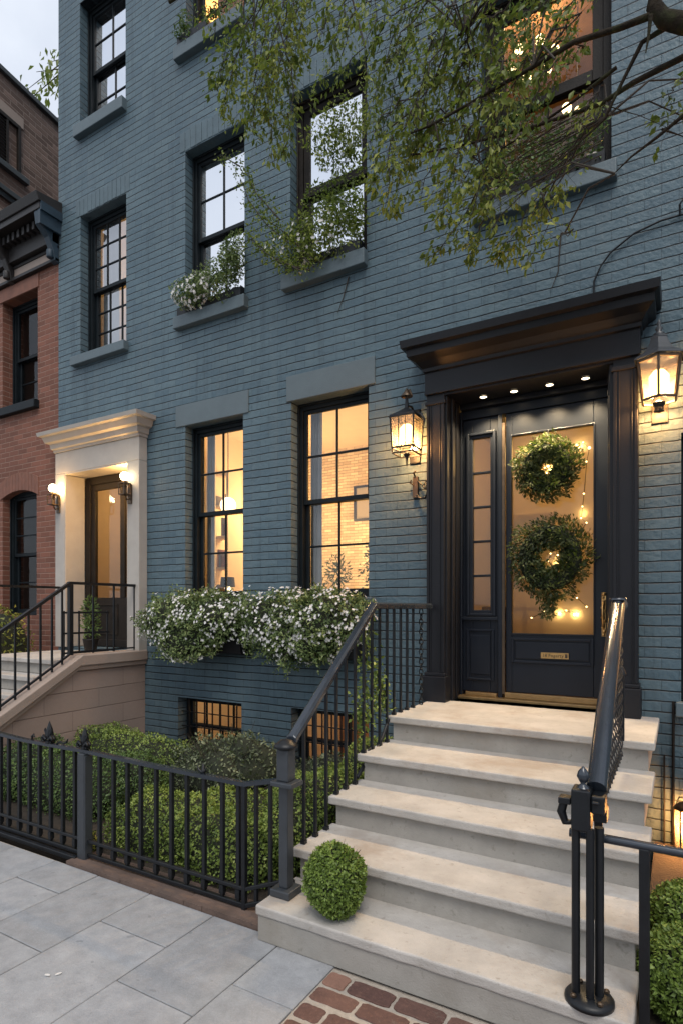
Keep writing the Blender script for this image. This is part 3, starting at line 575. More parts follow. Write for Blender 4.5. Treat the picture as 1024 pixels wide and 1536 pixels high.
hd = MB(); zt = 3.8
prof = [(-.001, 3.421), (-.150, 3.421), (-.150, 3.438), (-.138, 3.442), (-.138, 3.600), (-.162, 3.606), (-.166, 3.632), (-.182, 3.640), (-.225, 3.672), (-.300, 3.700), (-.306, 3.752), (-.352, 3.758), (-.362, 3.815), (-.001, 3.824)]
def entab(mb, prof, x0, x1, flare):
    """moulded profile carried along the front and returned to the wall at both ends"""
    ymin = -prof[1][0]
    ringL = []; ringR = []
    for y, z in prof:
        o = max(0, -y - .15); ringL.append((x0 - o * flare, y, z)); ringR.append((x1 + o * flare, y, z))
    n = len(prof); vs = ringL + ringR
    fs = [(i, i + 1, n + i + 1, n + i) for i in range(n - 1)]
    mb.add(vs, fs, 0)
    for ring, sgn in ((ringL, 1), (ringR, -1)):
        wl = [(x, -.001, z) for x, y, z in ring]
        mb.add(ring + wl, [((i, n + i, n + i + 1, i + 1) if sgn > 0 else (i + 1, n + i + 1, n + i, i)) for i in range(n - 1)], 0)
entab(hd, prof, -1.835, -.235, .62)
obj('door_hood', hd, M['hood'], H, .003, 1)
for x in (-1.40, -1.15, -.876, -.615):
    d = MB(); d.lathe([(.032, .0), (.036, -.006), (.028, -.010)], (x, .06, 3.4), 16)
    dl = obj('downlight', d, M['iron'], H)
    d = MB(); d.lathe([(.0005, -.0085), (.028, -.0085)], (x, .06, 3.4), 16); obj('lens', d, M['led'], dl)
    light('downlight_lamp', (x, .06, 3.375), DOWN_W, (1, .74, .42), .02, 'SPOT', spot=115)
# frame between recess and hall
fd = MB(); y0, y1 = .22, .325
fd.box(-1.655, -1.635, y0, y1, .876, 3.355); fd.box(-1.322, -1.285, y0 - .01, y1, .876, 3.28); fd.box(-.47, -.435, y0, y1, .876, 3.355); fd.box(-1.635, -.47, y0, y1, 3.2805, 3.355)
obj('door_frame', fd, M['navy'], H, .005)
bs = MB(); bs.box(-1.284, -1.262, .205, .22, .93, 3.2); obj('weather_strip', bs, M['bronze'], H)
th = MB(); th.box(-1.655, -.435, .13, .30, .8755, .898); th.box(-1.262, -.47, .20, .232, .8985, .945); th.box(-1.60, -1.33, .20, .232, .8985, .93)
obj('threshold', th, M['sillbrass'], H, .004)
dr = MB(); a, b, c, d = -1.262, -.471, .946, 3.28; gx0, gx1, gz0, gz1 = -1.212, -.580, 1.44, 3.085
dr.box(a, gx0, .24, .285, c, d); dr.box(gx1, b, .24, .285, c, d); dr.box(gx0, gx1, .24, .285, gz1, d); dr.box(gx0, gx1, .24, .285, c, gz0)
door = obj('front_door', dr, M['navy'], H, .004)
p = MB(); p.add([(gx0,.262,gz0),(gx1,.262,gz0),(gx1,.262,gz1),(gx0,.262,gz1)], [(0,1,2,3)]); obj('pane', p, M['g_door'], door)
def rectframe(mb, x0, x1, z0, z1, y0, y1, wd):
    mb.box(x0, x0 + wd, y0, y1, z0, z1); mb.box(x1 - wd, x1, y0, y1, z0, z1); mb.box(x0 + wd, x1 - wd, y0, y1, z1 - wd, z1); mb.box(x0 + wd, x1 - wd, y0, y1, z0, z0 + wd)
q = MB(); rectframe(q, gx0 - .012, gx1 + .012, gz0 - .012, gz1 + .012, .228, .2399, .012); obj('glazing_bead', q, M['navy'], door, .003)
q = MB(); rectframe(q, -1.215, -.575, 1.195, 1.405, .222, .2395, .022); q.box(-1.18, -.61, .230, .2392, 1.23, 1.37); obj('door_panel', q, M['navy'], door, .006)
# brass letter plate with its engraved line of text
ms = MB(); ms.box(-.972, -.760, .212, .2295, 1.242, 1.290, 0); ms.box(-.787, -.768, .2105, .2118, 1.250, 1.282, 2)
cu = bpy.data.curves.new('letters', 'FONT'); cu.body = '18 Fogerty'; cu.size = .042; cu.extrude = .0006; cu.resolution_u = 2
to = bpy.data.objects.new('letters', cu); COL.objects.link(to); tm = to.to_mesh()
tv = [v.co.copy() for v in tm.vertices]; tf = [list(p_.vertices) for p_ in tm.polygons]; to.to_mesh_clear(); bpy.data.objects.remove(to); bpy.data.curves.remove(cu)
wmax = max(v.x for v in tv); k = .165 / wmax
ms.add([(-.962 + v.x * k, .2113 - v.z, 1.254 + v.y * .9) for v in tv], tf, 1)
obj('mail_slot', ms, [M['brass'], M['iron'], M['bronze']], door)
hn = MB(); hn.box(-.520, -.490, .222, .2395, 1.43, 1.77)
for i in range(13): hn.ball((-.505 + .006 * math.sin(i * 2.1), .212, 1.445 + i * .026), .013 + .003 * math.sin(i * 1.7), 6)
hn.tube([(-.505, .21, 1.50), (-.505, .15, 1.53), (-.505, .15, 1.67), (-.505, .21, 1.70)], .009, 8)
obj('handle', hn, M['brass'], door)
sd = MB(); a, b, c, d = -1.634, -1.323, .93, 3.279; sx0, sx1, sz0, sz1 = -1.548, -1.395, 1.632, 3.11
sd.box(a, sx0, .245, .29, c, d); sd.box(sx1, b, .245, .29, c, d); sd.box(sx0, sx1, .245, .29, sz1, d); sd.box(sx0, sx1, .245, .29, c, sz0)
for k in range(1, 5): z = sz0 + (sz1 - sz0) * k / 5; sd.box(sx0, sx1, .253, .282, z - .010, z + .010)
side = obj('sidelight', sd, M['navy'], H, .004)
p = MB(); p.add([(sx0,.27,sz0),(sx1,.27,sz0),(sx1,.27,sz1),(sx0,.27,sz1)], [(0,1,2,3)]); obj('pane', p, M['g_side'], side)
q = MB(); rectframe(q, sx0 - .05, sx1 + .05, sz0 - .05, sz1 + .05, .222, .2449, .024); q.box(a, b, .215, .2448, 1.545, 1.575)
rectframe(q, -1.60, -1.36, 1.03, 1.47, .228, .2447, .02); q.box(-1.565, -1.395, .234, .2446, 1.08, 1.42); obj('moulding', q, M['navy'], side, .005)

for x, z, p_ in ((-.68, 2.93, 1.0), (-1.12, 2.95, .3), (-.66, 2.4, .35), (-.84, 1.605, .8), (-.71, 1.60, .8), (-.90, 2.78, .5), (-.85, 2.02, .5)): light('fairy_glow', (x, .285, z), p_ * FAIRY_W, (1, .60, .19), .006)
for x, z in ((-.90, 2.78), (-.85, 2.03)): light('fairy_glow', (x, .12, z), .10 * FAIRY_W, (1, .62, .2), .012)
# ---- left (tan) doorway
ps = MB(); ps.box(-6.81, -6.632, -.12, -.001, 1.165, 3.33); ps.box(-5.468, -5.285, -.12, -.001, 1.165, 3.33); ps.box(-6.81, -5.285, -.12, -.001, 3.3305, 3.60)
ps.box(-6.6315, -6.612, -.118, .16, 1.165, 3.312); ps.box(-5.488, -5.4685, -.118, .16, 1.165, 3.312); ps.box(-6.6315, -5.4685, -.118, .16, 3.312, 3.3302)
sur = obj('door_surround', ps, M['tan'], H, .006)
cn = MB(); entab(cn, [(-.001, 3.601), (-.135, 3.601), (-.140, 3.632), (-.165, 3.640), (-.175, 3.70), (-.215, 3.715), (-.24, 3.78), (-.275, 3.79), (-.285, 3.835), (-.001, 3.85)], -6.82, -5.275, 1.0)
obj('cornice', cn, M['tan'], sur, .003, 1)
ld = MB(); a, b, c, d = -6.611, -5.489, 1.166, 3.311
rectframe(ld, a, b, c, d, .165, .24, .09); rectframe(ld, a + .09, b - .09, c + .0, d - .09, .185, .23, .075)
q0, q1 = a + .165, b - .165; ld.box(q0, q1, .195, .225, c + .075, 1.78); ld.box(-5.98, -5.90, .19, .228, 1.78, d - .165)
dd = obj('side_door', ld, M['framebrown'], H, .004)
p = MB(); p.add([(q0,.21,1.78),(q1,.21,1.78),(q1,.21,d - .165),(q0,.21,d - .165)], [(0,1,2,3)]); obj('pane', p, M['g_warm'], dd)
q = MB(); rectframe(q, q0 + .05, -6.02, c + .15, 1.70, .185, .1949, .02); rectframe(q, -5.86, q1 - .03, c + .15, 1.70, .185, .1949, .02); obj('door_panel', q, M['framebrown'], dd, .004)

# ---- interior lamps and furnishings seen through the glass
light('parlour_lamp', (-3.25, 2.25, 2.25), PAR_W * .8, (1, .64, .28), .15); light('parlour_lamp', (-4.55, 1.6, 2.9), PAR_W * .8, (1, .64, .28), .18); light('parlour_lamp', (-2.7, .9, 3.1), PAR_W * .28, (1, .60, .25), .15)
light('hall_lamp', (-1.0, 1.3, 3.2), HALL_W, (1, .62, .22), .12); light('side_hall_lamp', (-5.8, .9, 3.2), HALL_W * 1.0, (1, .60, .22), .1)
light('cellar_lamp', (-4.3, .9, .8), CELL_W, (1, .70, .40), .06); light('cellar_lamp', (-2.5, .8, .75), CELL_W * .9, (1, .66, .38), .06)
light('bedroom_lamp', (-6.0, 1.2, 6.3), 7, (1, .68, .32), .1); light('attic_lamp', (-4.2, .8, 9.2), 80, (1, .6, .25), .1)
light('study_lamp', (-.92, 1.2, 6.3), 14, (1, .52, .16), .08); light('chandelier_lamp', (-1.2, .95, 7.15), 34, (1, .66, .30), .05); light('right_room_lamp', (.6, 1.0, 2.7), 60, (1, .66, .3), .1)
# furnishings
def pendant(loc, label, r=.11):
    t = thing('pendant_lamp', label, 'pendant lamp', loc, 'globe pendants in the parlour')
    m = MB(); m.tube([(loc[0], loc[1], loc[2] + r), (loc[0], loc[1], 3.97)], .006, 6); obj('cord', m, M['iron'], t)
    m = MB(); m.ball(loc, r, 12); obj('globe', m, M['pend'], t)
pendant((-4.86, .9, 2.93), 'lower glowing globe pendant seen through the parlour window nearest the tan doorway', .10)
pendant((-4.62, 1.1, 3.62), 'small bright pendant high in the parlour window nearest the tan doorway', .07)
t = thing('bookcase', 'tall shelf against the parlour wall behind the left lit window', 'bookcase', (-5.1, 1.2, 1.35))
m = MB(); rectframe(m, -5.29, -4.95, 1.36, 3.4, 1.0, 1.25, .03); obj('carcass', m, M['plaster'], t)
for k in range(4):
    m = MB(); z = 1.75 + k * .4; m.box(-5.26, -4.98, 1.01, 1.24, z, z + .025); obj('shelf', m, M['plaster'], t)
m = MB()
for k in range(14):
    z = 1.776 + (k % 4) * .4; x = -5.24 + (k * .067) % .24; m.box(x, x + .03, 1.05, 1.2, z, z + random.uniform(.12, .24), k % 3)
obj('book', m, [M['wood'], M['terracotta'], M['darkroom']], t).__setitem__('kind', 'stuff')
def curtain(x0, x1, z0, z1, y, label, mat='curtain'):
    m = MB(); n = 26; vs = []
    for i in range(n + 1):
        x = x0 + (x1 - x0) * i / n; yy = y + .018 * math.sin(i * 1.9) + .008 * math.sin(i * .7)
        vs += [(x, yy, z0), (x + .01 * math.sin(i), yy, z1)]
    m.add(vs, [(2*i, 2*i+2, 2*i+3, 2*i+1) for i in range(n)], 0, True)
    m.add([(x, yy + .003, z) for x, yy, z in vs], [(2*i+1, 2*i+3, 2*i+2, 2*i) for i in range(n)], 0, True)
    return tag(obj('curtain', m, M[mat]), label, 'curtain')
curtain(-4.66, -4.42, 4.6, 6.75, .33, 'pale curtain drawn aside inside the middle-storey window with white flowers on its sill')
curtain(-6.47, -6.2, 7.5, 9.4, .33, 'pale curtain inside the top-storey window near the roof of the brown house')
curtain(-6.46, -6.15, 4.6, 6.7, .33, 'cream curtain inside the many-paned window above the tan doorway')
curtain(-4.62, -4.05, 7.6, 9.6, .45, 'orange lit curtain in the top-storey window above the white flower sill', 'orange')
curtain(-3.27, -3.13, 1.4, 3.9, .34, 'thin cream curtain at the left of the parlour window nearest the front door')
curtain(-4.68, -4.56, 1.4, 3.9, .34, 'thin cream curtain at the parlour window nearest the tan doorway')
t = thing('table_lamp', 'small lit lamp low in the parlour window nearest the tan doorway', 'table lamp', (-4.45, .42, 1.76))
m = MB(); m.lathe([(.04, 0), (.045, .01), (.012, .02), (.012, .10), (.02, .11)], (-4.45, .42, 1.73), 12); obj('base', m, M['iron'], t)
m = MB(); m.lathe([(.03, .11), (.035, .15), (.02, .18), (.001, .185)], (-4.45, .42, 1.73), 12); obj('bulb', m, M['pend'], t)
m = MB(); m.lathe([(.085, .16), (.075, .27)], (-4.45, .42, 1.73), 16); obj('lamp_shade', m, M['framebrown'], t)
t = thing('side_table', 'narrow table carrying plants inside the lit parlour windows', 'table', (-3.4, .5, 1.35))
m = MB(); m.box(-4.68, -2.2, .34, .62, 1.70, 1.73); obj('table_top', m, M['wood'], t)
for x in (-4.6, -3.4, -2.28): m = MB(); m.box(x - .02, x + .02, .46, .50, 1.351, 1.6995); obj('leg', m, M['wood'], t)
t = thing('potted_plant', 'leafy plant in a yellow pot inside the window nearest the front door', 'potted plant', (-2.62, .48, 1.73))
m = MB(); m.lathe([(.035, 0), (.075, .10), (.082, .115), (.06, .116)], (-2.60, .44, 1.732), 14); obj('pot', m, M['yellowpot'], t)
P, nn, T = blob_pts((-2.60, .50, 2.05), (.17, .12, .28), 260, depth=.12, seed=3); leafmesh('foliage', P, nn + rnd_unit(len(P)), nn, .05, .45, M['hedgedark'], t, T)
t = thing('potted_plant', 'dark fern in a clay pot inside the window nearest the front door', 'potted plant', (-3.05, .48, 1.73))
m = MB(); m.lathe([(.045, 0), (.065, .10), (.07, .11), (.05, .112)], (-3.05, .48, 1.732), 14); obj('pot', m, M['terracotta'], t)
P, nn, T = blob_pts((-3.05, .48, 2.0), (.14, .10, .20), 220, depth=.12, seed=8); leafmesh('foliage', P, nn + rnd_unit(len(P)), nn, .06, .3, M['hedgedark'], t, T)
t = thing('wall_art', 'small dark framed picture on the parlour wall high in the window nearest the front door', 'picture', (-3.9, 2.68, 3.1))
m = MB(); rectframe(m, -4.05, -3.75, 2.9, 3.4, 2.66, 2.699, .03); m.box(-4.02, -3.78, 2.68, 2.698, 2.93, 3.37, 1); obj('picture_frame', m, [M['iron'], M['tan']], t)
for i, (x, z, r, lab) in enumerate(((-.93, 6.42, .045, 'larger bare bulb glowing in the window over the front door'), (-.83, 6.36, .03, 'smaller bare bulb beside the larger one in the window over the front door'))):
    t = thing('hanging_bulb', lab, 'light bulb', (x, 1.2, z)); m = MB(); m.tube([(x, 1.2, z + r), (x, 1.2, 7.39)], .004, 6); obj('cord', m, M['iron'], t)
    m = MB(); m.ball((x, 1.2, z), r, 10); obj('bulb', m, M['bulbhot'], t)
t = thing('chandelier', 'cluster of glaring bulbs high in the window over the front door', 'chandelier', (-1.24, 1.2, 7.0))
m = MB(); m.tube([(-1.24, 1.2, 7.05), (-1.24, 1.2, 7.39)], .008, 6); m.lathe([(.01, -.02), (.05, 0), (.01, .04)], (-1.24, 1.2, 7.05), 12); 
for k in range(6): a = k * math.pi / 3; m.tube([(-1.24, 1.2, 7.05), (-1.24 + .2 * math.cos(a), 1.2 + .2 * math.sin(a), 6.98)], .006, 6)
obj('frame', m, M['iron'], t)
for k in range(6): a = k * math.pi / 3; m = MB(); m.ball((-1.24 + .2 * math.cos(a), 1.2 + .2 * math.sin(a), 7.03), .045, 10); obj('bulb', m, M['bulbhot'], t)
# fairy lights in the hall, just behind the frosted door
t = thing('console_table', 'dark hall console table dimly seen through the front door glass', 'table', (-1.1, 1.5, .86))
m = MB(); m.box(-1.75, -1.30, 1.2, 2.1, 1.62, 1.66); obj('table_top', m, M['wood'], t)
for lx_, ly_ in ((-1.72, 1.25), (-1.33, 1.25), (-1.72, 2.05), (-1.33, 2.05)): m = MB(); m.box(lx_ - .02, lx_ + .02, ly_ - .02, ly_ + .02, .861, 1.6195); obj('leg', m, M['wood'], t)
t = thing('wall_mirror', 'dark framed mirror on the hall wall behind the front door glass', 'mirror', (-1.2, 2.37, 2.0))
m = MB(); rectframe(m, -1.75, -1.25, 1.95, 2.75, 2.35, 2.399, .05); m.box(-1.70, -1.30, 2.37, 2.398, 2.0, 2.70, 1); obj('mirror_frame', m, [M['wood'], M['darkroom']], t)
t = thing('fairy_lights', 'string of tiny warm fairy lights behind the front door glass', 'string lights', (-.9, .34, 1.6))
FP = [(-1.17, 2.88), (-1.13, 2.95), (-1.06, 3.0), (-1.0, 2.96), (-.92, 2.80), (-.90, 2.77), (-.885, 2.80), (-.945, 2.79), (-.93, 2.745), (-.72, 2.91), (-.70, 2.94), (-.68, 2.90), (-.655, 2.955), (-.61, 2.905), (-.63, 2.80), (-.65, 2.55), (-.66, 2.45), (-.67, 2.36), (-.63, 2.32), (-.845, 2.04), (-.83, 2.01), (-.86, 1.98), (-.80, 1.99), (-.845, 2.075), (-.90, 2.09), (-.92, 2.03), (-.88, 1.97), (-.70, 1.73), (-.63, 1.66), (-.72, 1.597), (-.78, 1.63), (-.83, 1.607), (-.95, 1.62), (-1.05, 1.57)]
m = MB(); m.tube([(x, .245, z) for x, z in FP], .0025, 5); obj('cord', m, M['twig'], t)
for i, (x, z) in enumerate(FP):
    r = .0095 if i in (4, 10, 13, 19, 29, 31) else .005
    m = MB(); m.ball((x, .232, z), r, 6); obj('bulb', m, M['fairy'], t)

# ============================================================ wreaths on the door
def wreath(c, R_, r_, label, tip):
    t = thing('wreath', label, 'wreath', (c[0], c[1], c[2] - R_), 'evergreen wreaths on the front door')
    n = 5600; a = RNG.uniform(0, 2 * math.pi, n); b = RNG.uniform(0, 2 * math.pi, n)
    rr = r_ * np.where(np.cos(b) < 0, .80, 1.0) * (.55 + .5 * RNG.uniform(0, 1, n)) * (1 + np.where(np.cos(b) < 0, .05, .12) * np.sin(a * 5 + c[2] * 7) + .09 * np.sin(a * 13 + 2) + RNG.normal(0, .09, n))
    ca, sa = np.cos(a), np.sin(a); RX = R_ * (1 + .05 * np.sin(3 * a))
    P = np.stack([c[0] + (RX + rr * np.cos(b)) * ca, c[1] - .05 + rr * np.sin(b) * .55, c[2] + (RX + rr * np.cos(b)) * sa * tip], 1)
    nn = np.stack([np.cos(b) * ca, np.sin(b), np.cos(b) * sa], 1); tang = np.stack([-sa, 0 * a, ca], 1)
    leafmesh('foliage', P, nn * .7 + tang * .5 + rnd_unit(n) * .6, nn + rnd_unit(n) * .6, .030, .48, M['wreath'], t, np.clip(.45 + .35 * np.sin(a * 9 + b * 2) + RNG.uniform(-.35, .35, n), 0, 1))
    m = MB(); k = 28
    vs = [(c[0] + (R_ + r_*.42*math.cos(q*math.pi/4)) * math.cos(2*math.pi*i/k), c[1] - .05 + r_*.3*math.sin(q*math.pi/4), c[2] + (R_ + r_*.42*math.cos(q*math.pi/4)) * math.sin(2*math.pi*i/k) * tip) for i in range(k) for q in range(8)]
    m.add(vs, [(i*8+q, i*8+(q+1) % 8, ((i+1) % k)*8+(q+1) % 8, ((i+1) % k)*8+q) for i in range(k) for q in range(8)], 0, True)
    obj('twig_ring', m, M['core'], t)
    return t
wreath((-.915, .20, 2.765), .150, .108, 'upper and smaller of the two round evergreen wreaths on the door glass', 1.0)
w2 = wreath((-.893, .20, 2.05), .188, .130, 'lower and larger evergreen wreath with a trailing tail on the door glass', 1.08)
n = 340; zz = RNG.uniform(0, 1, n); P = np.stack([-.90 + RNG.normal(0, .045, n) * (1 - zz * .5), .15 + RNG.normal(0, .015, n), 1.80 - zz * .22], 1)
leafmesh('tail_foliage', P, rnd_unit(n) + np.array([0, 0, -.9]), rnd_unit(n), .036, .45, M['wreath'], w2)
m = MB(); m.tube([(-.915, .2, 3.03), (-.915, .225, 3.09)], .003, 5); obj('hook', m, M['iron'], w2)

# ============================================================ lanterns
def lantern_left():
    t = thing('wall_lantern', 'slim four-sided lit lantern on a curled bracket between parlour window and front door', 'wall lantern', (-1.98, 0, 2.83))
    cx, cy = -1.975, -.19; a = .105
    f = MB()
    for z, k in ((3.235, 1.03), (2.985, .86)):
        for sx, sy, ex, ey in ((-1,-1,1,-1),(1,-1,1,1),(1,1,-1,1),(-1,1,-1,-1)):
            f.bar((cx+sx*a*k, cy+sy*a*k, z), (cx+ex*a*k, cy+ey*a*k, z), .014, .014)
    for sx in (-1, 1):
        for sy in (-1, 1): f.bar((cx+sx*a*.86, cy+sy*a*.86, 2.94), (cx+sx*a*1.0, cy+sy*a*1.0, 3.25), .012, .012)
        f.bar((cx+sx*a*.30, cy-a*.93, 2.985), (cx+sx*a*.30, cy-a*1.0, 3.235), .006, .006)
    for sx, sy, ex, ey in ((-1,-1,1,-1),(1,-1,1,1),(1,1,-1,1),(-1,1,-1,-1)): f.bar((cx+sx*a*.86, cy+sy*a*.86, 2.94), (cx+ex*a*.86, cy+ey*a*.86, 2.94), .012, .012)
    obj('cage', f, M['iron'], t, .002, 1)
    r = MB(); r.lathe([(a*1.5, 0), (a*1.5, .012), (a*.7, .05), (.02, .085), (.014, .16)], (cx, cy, 3.243), 4, 0, False, rot=math.pi/4); obj('roof', r, M['iron'], t, .003, 1)
    r = MB(); r.tube([(cx, cy, 3.38), (cx, cy, 3.44), (cx+.004, cy, 3.47)], .009, 8); r.lathe([(.05, 0), (.045, .015), (.02, .045), (.001, .075)], (cx, cy, 3.42), 12); r.tube([(cx - .035, cy, 3.425), (cx - .01, cy, 3.475), (cx + .03, cy, 3.47), (cx + .045, cy, 3.42)], .008, 7); obj('finial', r, M['bronze'], t)
    b = MB(); b.box(-2.02, -1.93, -.022, -.001, 2.90, 3.36); b.tube([(cx, -.02, 3.32), (cx, -.09, 3.365), (cx, cy, 3.345)], .010, 8)
    b.tube([(cx+.09, cy+.02, 3.265), (cx + .13, cy, 3.25), (cx + .155, cy, 3.20), (cx+.15, cy, 3.15)], [.016, .014, .010, .004], 7); b.tube([(cx, cy, 2.94), (cx, cy, 2.84)], [.012, .006], 8); b.lathe([(.02, .02), (.03, .0), (.012, -.025)], (cx, cy, 2.935), 8); obj('bracket', b, M['iron'], t)
    p = MB()
    for sx, sy, ex, ey in ((-1,-1,1,-1),(1,-1,1,1),(1,1,-1,1),(-1,1,-1,-1)):
        p.add([(cx+sx*a*.85, cy+sy*a*.85, 2.99), (cx+ex*a*.85, cy+ey*a*.85, 2.99), (cx+ex*a*.98, cy+ey*a*.98, 3.232), (cx+sx*a*.98, cy+sy*a*.98, 3.232)], [(0,1,2,3)])
    obj('pane', p, M['g_lan'], t)
    p = MB(); p.lathe([(.03, 0), (.055, .03), (.058, .10), (.03, .13), (.001, .135)], (cx, cy, 3.055), 12); obj('bulb', p, M['bulb'], t)
    light('lantern_lamp', (cx, cy, 3.03), LAN_W, (1, .48, .165), .05)
lantern_left()
def lantern_right():
    t = thing('wall_lantern', 'broad six-sided lit lantern with pointed roof to the right of the front door', 'wall lantern', (-.12, 0, 3.0))
    cx, cy, n = -.118, -.205, 6; R1_, R0 = .142, .112; z0, z1 = 3.055, 3.315
    def ring(r, z): return [(cx + r*math.cos(2*math.pi*(j+.5)/n), cy + r*math.sin(2*math.pi*(j+.5)/n), z) for j in range(n)]
    f = MB(); A, B = ring(R0, z0), ring(R1_, z1)
    for j in range(n):
        f.bar(A[j], A[(j+1) % n], .014, .016); f.bar(B[j], B[(j+1) % n], .018, .018); f.bar(A[j], B[j], .016, .016)
    obj('cage', f, M['bronze'], t, .002, 1)
    r = MB(); r.lathe([(.168, 0), (.168, .012), (.10, .055), (.072, .10), (.055, .145), (.06, .150), (.045, .165)], (cx, cy, z1 + .01), 6, 0, False, rot=math.pi/6); obj('roof', r, M['irongrey'], t, .003, 1)
    r = MB(); r.lathe([(.03, 0), (.035, .02), (.014, .035), (.024, .055), (.010, .075), (.016, .09), (.001, .12)], (cx, cy, z1 + .170), 12); obj('finial', r, M['irongrey'], t)
    b = MB(); b.lathe([(.03, 0), (.045, -.012), (.03, -.045), (.035, -.07), (.001, -.08)], (cx, cy, z0 - .006), 6, 0, False, rot=math.pi/6); b.box(cx - .05, cx + .05, -.02, -.001, z0 - .1, z1 + .05); b.tube([(cx, -.02, z1 + .05), (cx, -.08, z1 + .075), (cx, cy + .02, z1 + .055)], .012, 8); obj('bracket', b, M['iron'], t)
    p = MB(); A, B = ring(R0 - .003, z0), ring(R1_ - .003, z1)
    for j in range(n): p.add([A[j], A[(j+1) % n], B[(j+1) % n], B[j]], [(0,1,2,3)])
    obj('pane', p, M['g_lan'], t)
    p = MB(); p.lathe([(.03, 0), (.06, .04), (.062, .12), (.035, .155), (.001, .165)], (cx, cy, 3.10), 12); obj('bulb', p, M['bulb'], t)
    light('lantern_lamp', (cx, cy, 3.045), LAN_W * 1.5, (1, .48, .165), .05)
lantern_right()
def sconce(x, label, sgn):
    t = thing('wall_sconce', label, 'wall sconce', (x, -.12, 2.85), 'pair of sconces on the tan doorway')
    y = -.20; m = MB(); m.box(x - .03, x + .03, -.135, -.1205, 2.84, 3.06); m.tube([(x, -.13, 2.90), (x, -.17, 2.88), (x, y, 2.93)], .009, 8); m.box(x - .05, x + .05, y - .05, y + .05, 2.93, 2.94); m.box(x - .05, x + .05, y - .05, y + .05, 3.055, 3.065)
    for sx in (-1, 1):
        for sy in (-1, 1): m.bar((x + sx*.045, y + sy*.045, 2.94), (x + sx*.045, y + sy*.045, 3.055), .009, .009)
    m.lathe([(.03, 0), (.034, .02), (.02, .03)], (x, y, 3.065), 10); m.lathe([(.02, 0), (.022, .09), (.001, .092)], (x, y, 2.945), 10); obj('frame', m, M['bronze'], t)
    m = MB(); m.ball((x, y, 3.14), .052, 12); obj('bulb', m, M['scbulb'], t)
    light('sconce_lamp', (x - .075, -.10, 3.12) if sgn > 0 else (x + .075, y, 3.13), SC_W * (1.0 if sgn > 0 else .13), (1, .56, .19), .02)
    light('sconce_lamp', (x, y - .075, 3.12), SC_W * .02, (1, .58, .20), .02)
sconce(-6.735, 'lit sconce on the jamb of the tan doorway next to the red brick', -1); sconce(-5.425, 'lit sconce on the jamb of the tan doorway next to the teal brick', 1)
t = thing('garden_lantern', 'low amber lantern glowing on the ground by the brick at the right edge', 'lantern', (.035, -.14, 0))
m = MB(); m.lathe([(.085, 0), (.085, .03), (.075, .035)], (.045, -.13, 0), 12); m.lathe([(.075, .29), (.085, .295), (.05, .33), (.02, .345)], (.045, -.13, 0), 12); m.tube([(-.02, -.13, .31), (.0, -.13, .37), (.09, -.13, .37), (.11, -.13, .31)], .005, 6)
for k in range(6): a = k * math.pi / 3; m.tube([(.045 + .074*math.cos(a), -.13 + .074*math.sin(a), .03), (.045 + .074*math.cos(a), -.13 + .074*math.sin(a), .295)], .005, 6)
obj('cage', m, M['bronze'], t)
m = MB(); m.lathe([(.068, .035), (.07, .06), (.07, .27), (.06, .29)], (.045, -.13, 0), 16); obj('pane', m, M['g_lan'], t)
m = MB(); m.lathe([(.02, 0), (.035, .05), (.02, .12), (.001, .14)], (.045, -.13, .08), 10); obj('bulb', m, M['bulb'], t)
light('garden_lantern_lamp', (.045, -.13, .17), GL_W, (1, .46, .15), .05)
# wrought scroll on the wall under the slim lantern
t = thing('iron_scroll', 'weathered iron scroll ornament on the brick below the slim lantern', 'ornament', (-1.93, -.01, 2.58))
m = MB(); m.box(-1.99, -1.945, -.03, -.001, 2.60, 2.78); m.tube([(-1.967, -.03, 2.78), (-1.975, -.045, 2.81), (-1.955, -.045, 2.825)], .008, 6); m.tube([(-1.985, -.035, 2.71), (-2.01, -.04, 2.73), (-2.0, -.04, 2.755)], .007, 6); obj('plate', m, M['bronze'], t)
m = MB(); pts = [(-1.945, -.04, 2.62), (-1.92, -.05, 2.585), (-1.87, -.05, 2.585), (-1.845, -.05, 2.63), (-1.85, -.05, 2.69), (-1.87, -.05, 2.715), (-1.885, -.05, 2.69), (-1.865, -.05, 2.66)]
m.tube(pts, .011, 7); m.tube([(-1.945, -.03, 2.74), (-1.92, -.045, 2.72), (-1.90, -.05, 2.70)], .008, 6); m.ball((-1.85, -.05, 2.73), .016, 6); obj('scroll', m, M['iron'], t)

# ============================================================ cables, conduit
t = MB(); t.tube([(-.55, -.025, 3.86), (-.546, -.02, 4.07), (-.50, -.02, 4.17), (-.434, -.02, 4.25), (-.281, -.02, 4.34), (-.113, -.02, 4.375), (.025, -.02, 4.375), (.6, -.02, 4.33), (1.6, -.02, 4.42)], .007, 6)
tag(obj('cable', t, M['iron']), 'black cable curving up the brick from the door hood', 'cable')
t = MB(); t.tube([(.005, -.03, 4.37), (.003, -.05, 4.43), (.02, -.05, 4.46), (.035, -.03, 4.44)], .008, 6); tag(obj('cable_hook', t, M['iron']), 'small iron hook holding the cable at the right edge', 'hook')
for x, lab in ((-.035, 'thin upright conduit on the low brick beside the steps'), (-.09, 'thinner upright pipe tight against the right end of the steps')):
    m = MB(); m.tube([(x, -.018, 0), (x, -.018, 1.0 if x > -.05 else .62)], .009 if x > -.05 else .006, 8); tag(obj('conduit', m, M['framebrown']), lab, 'pipe')
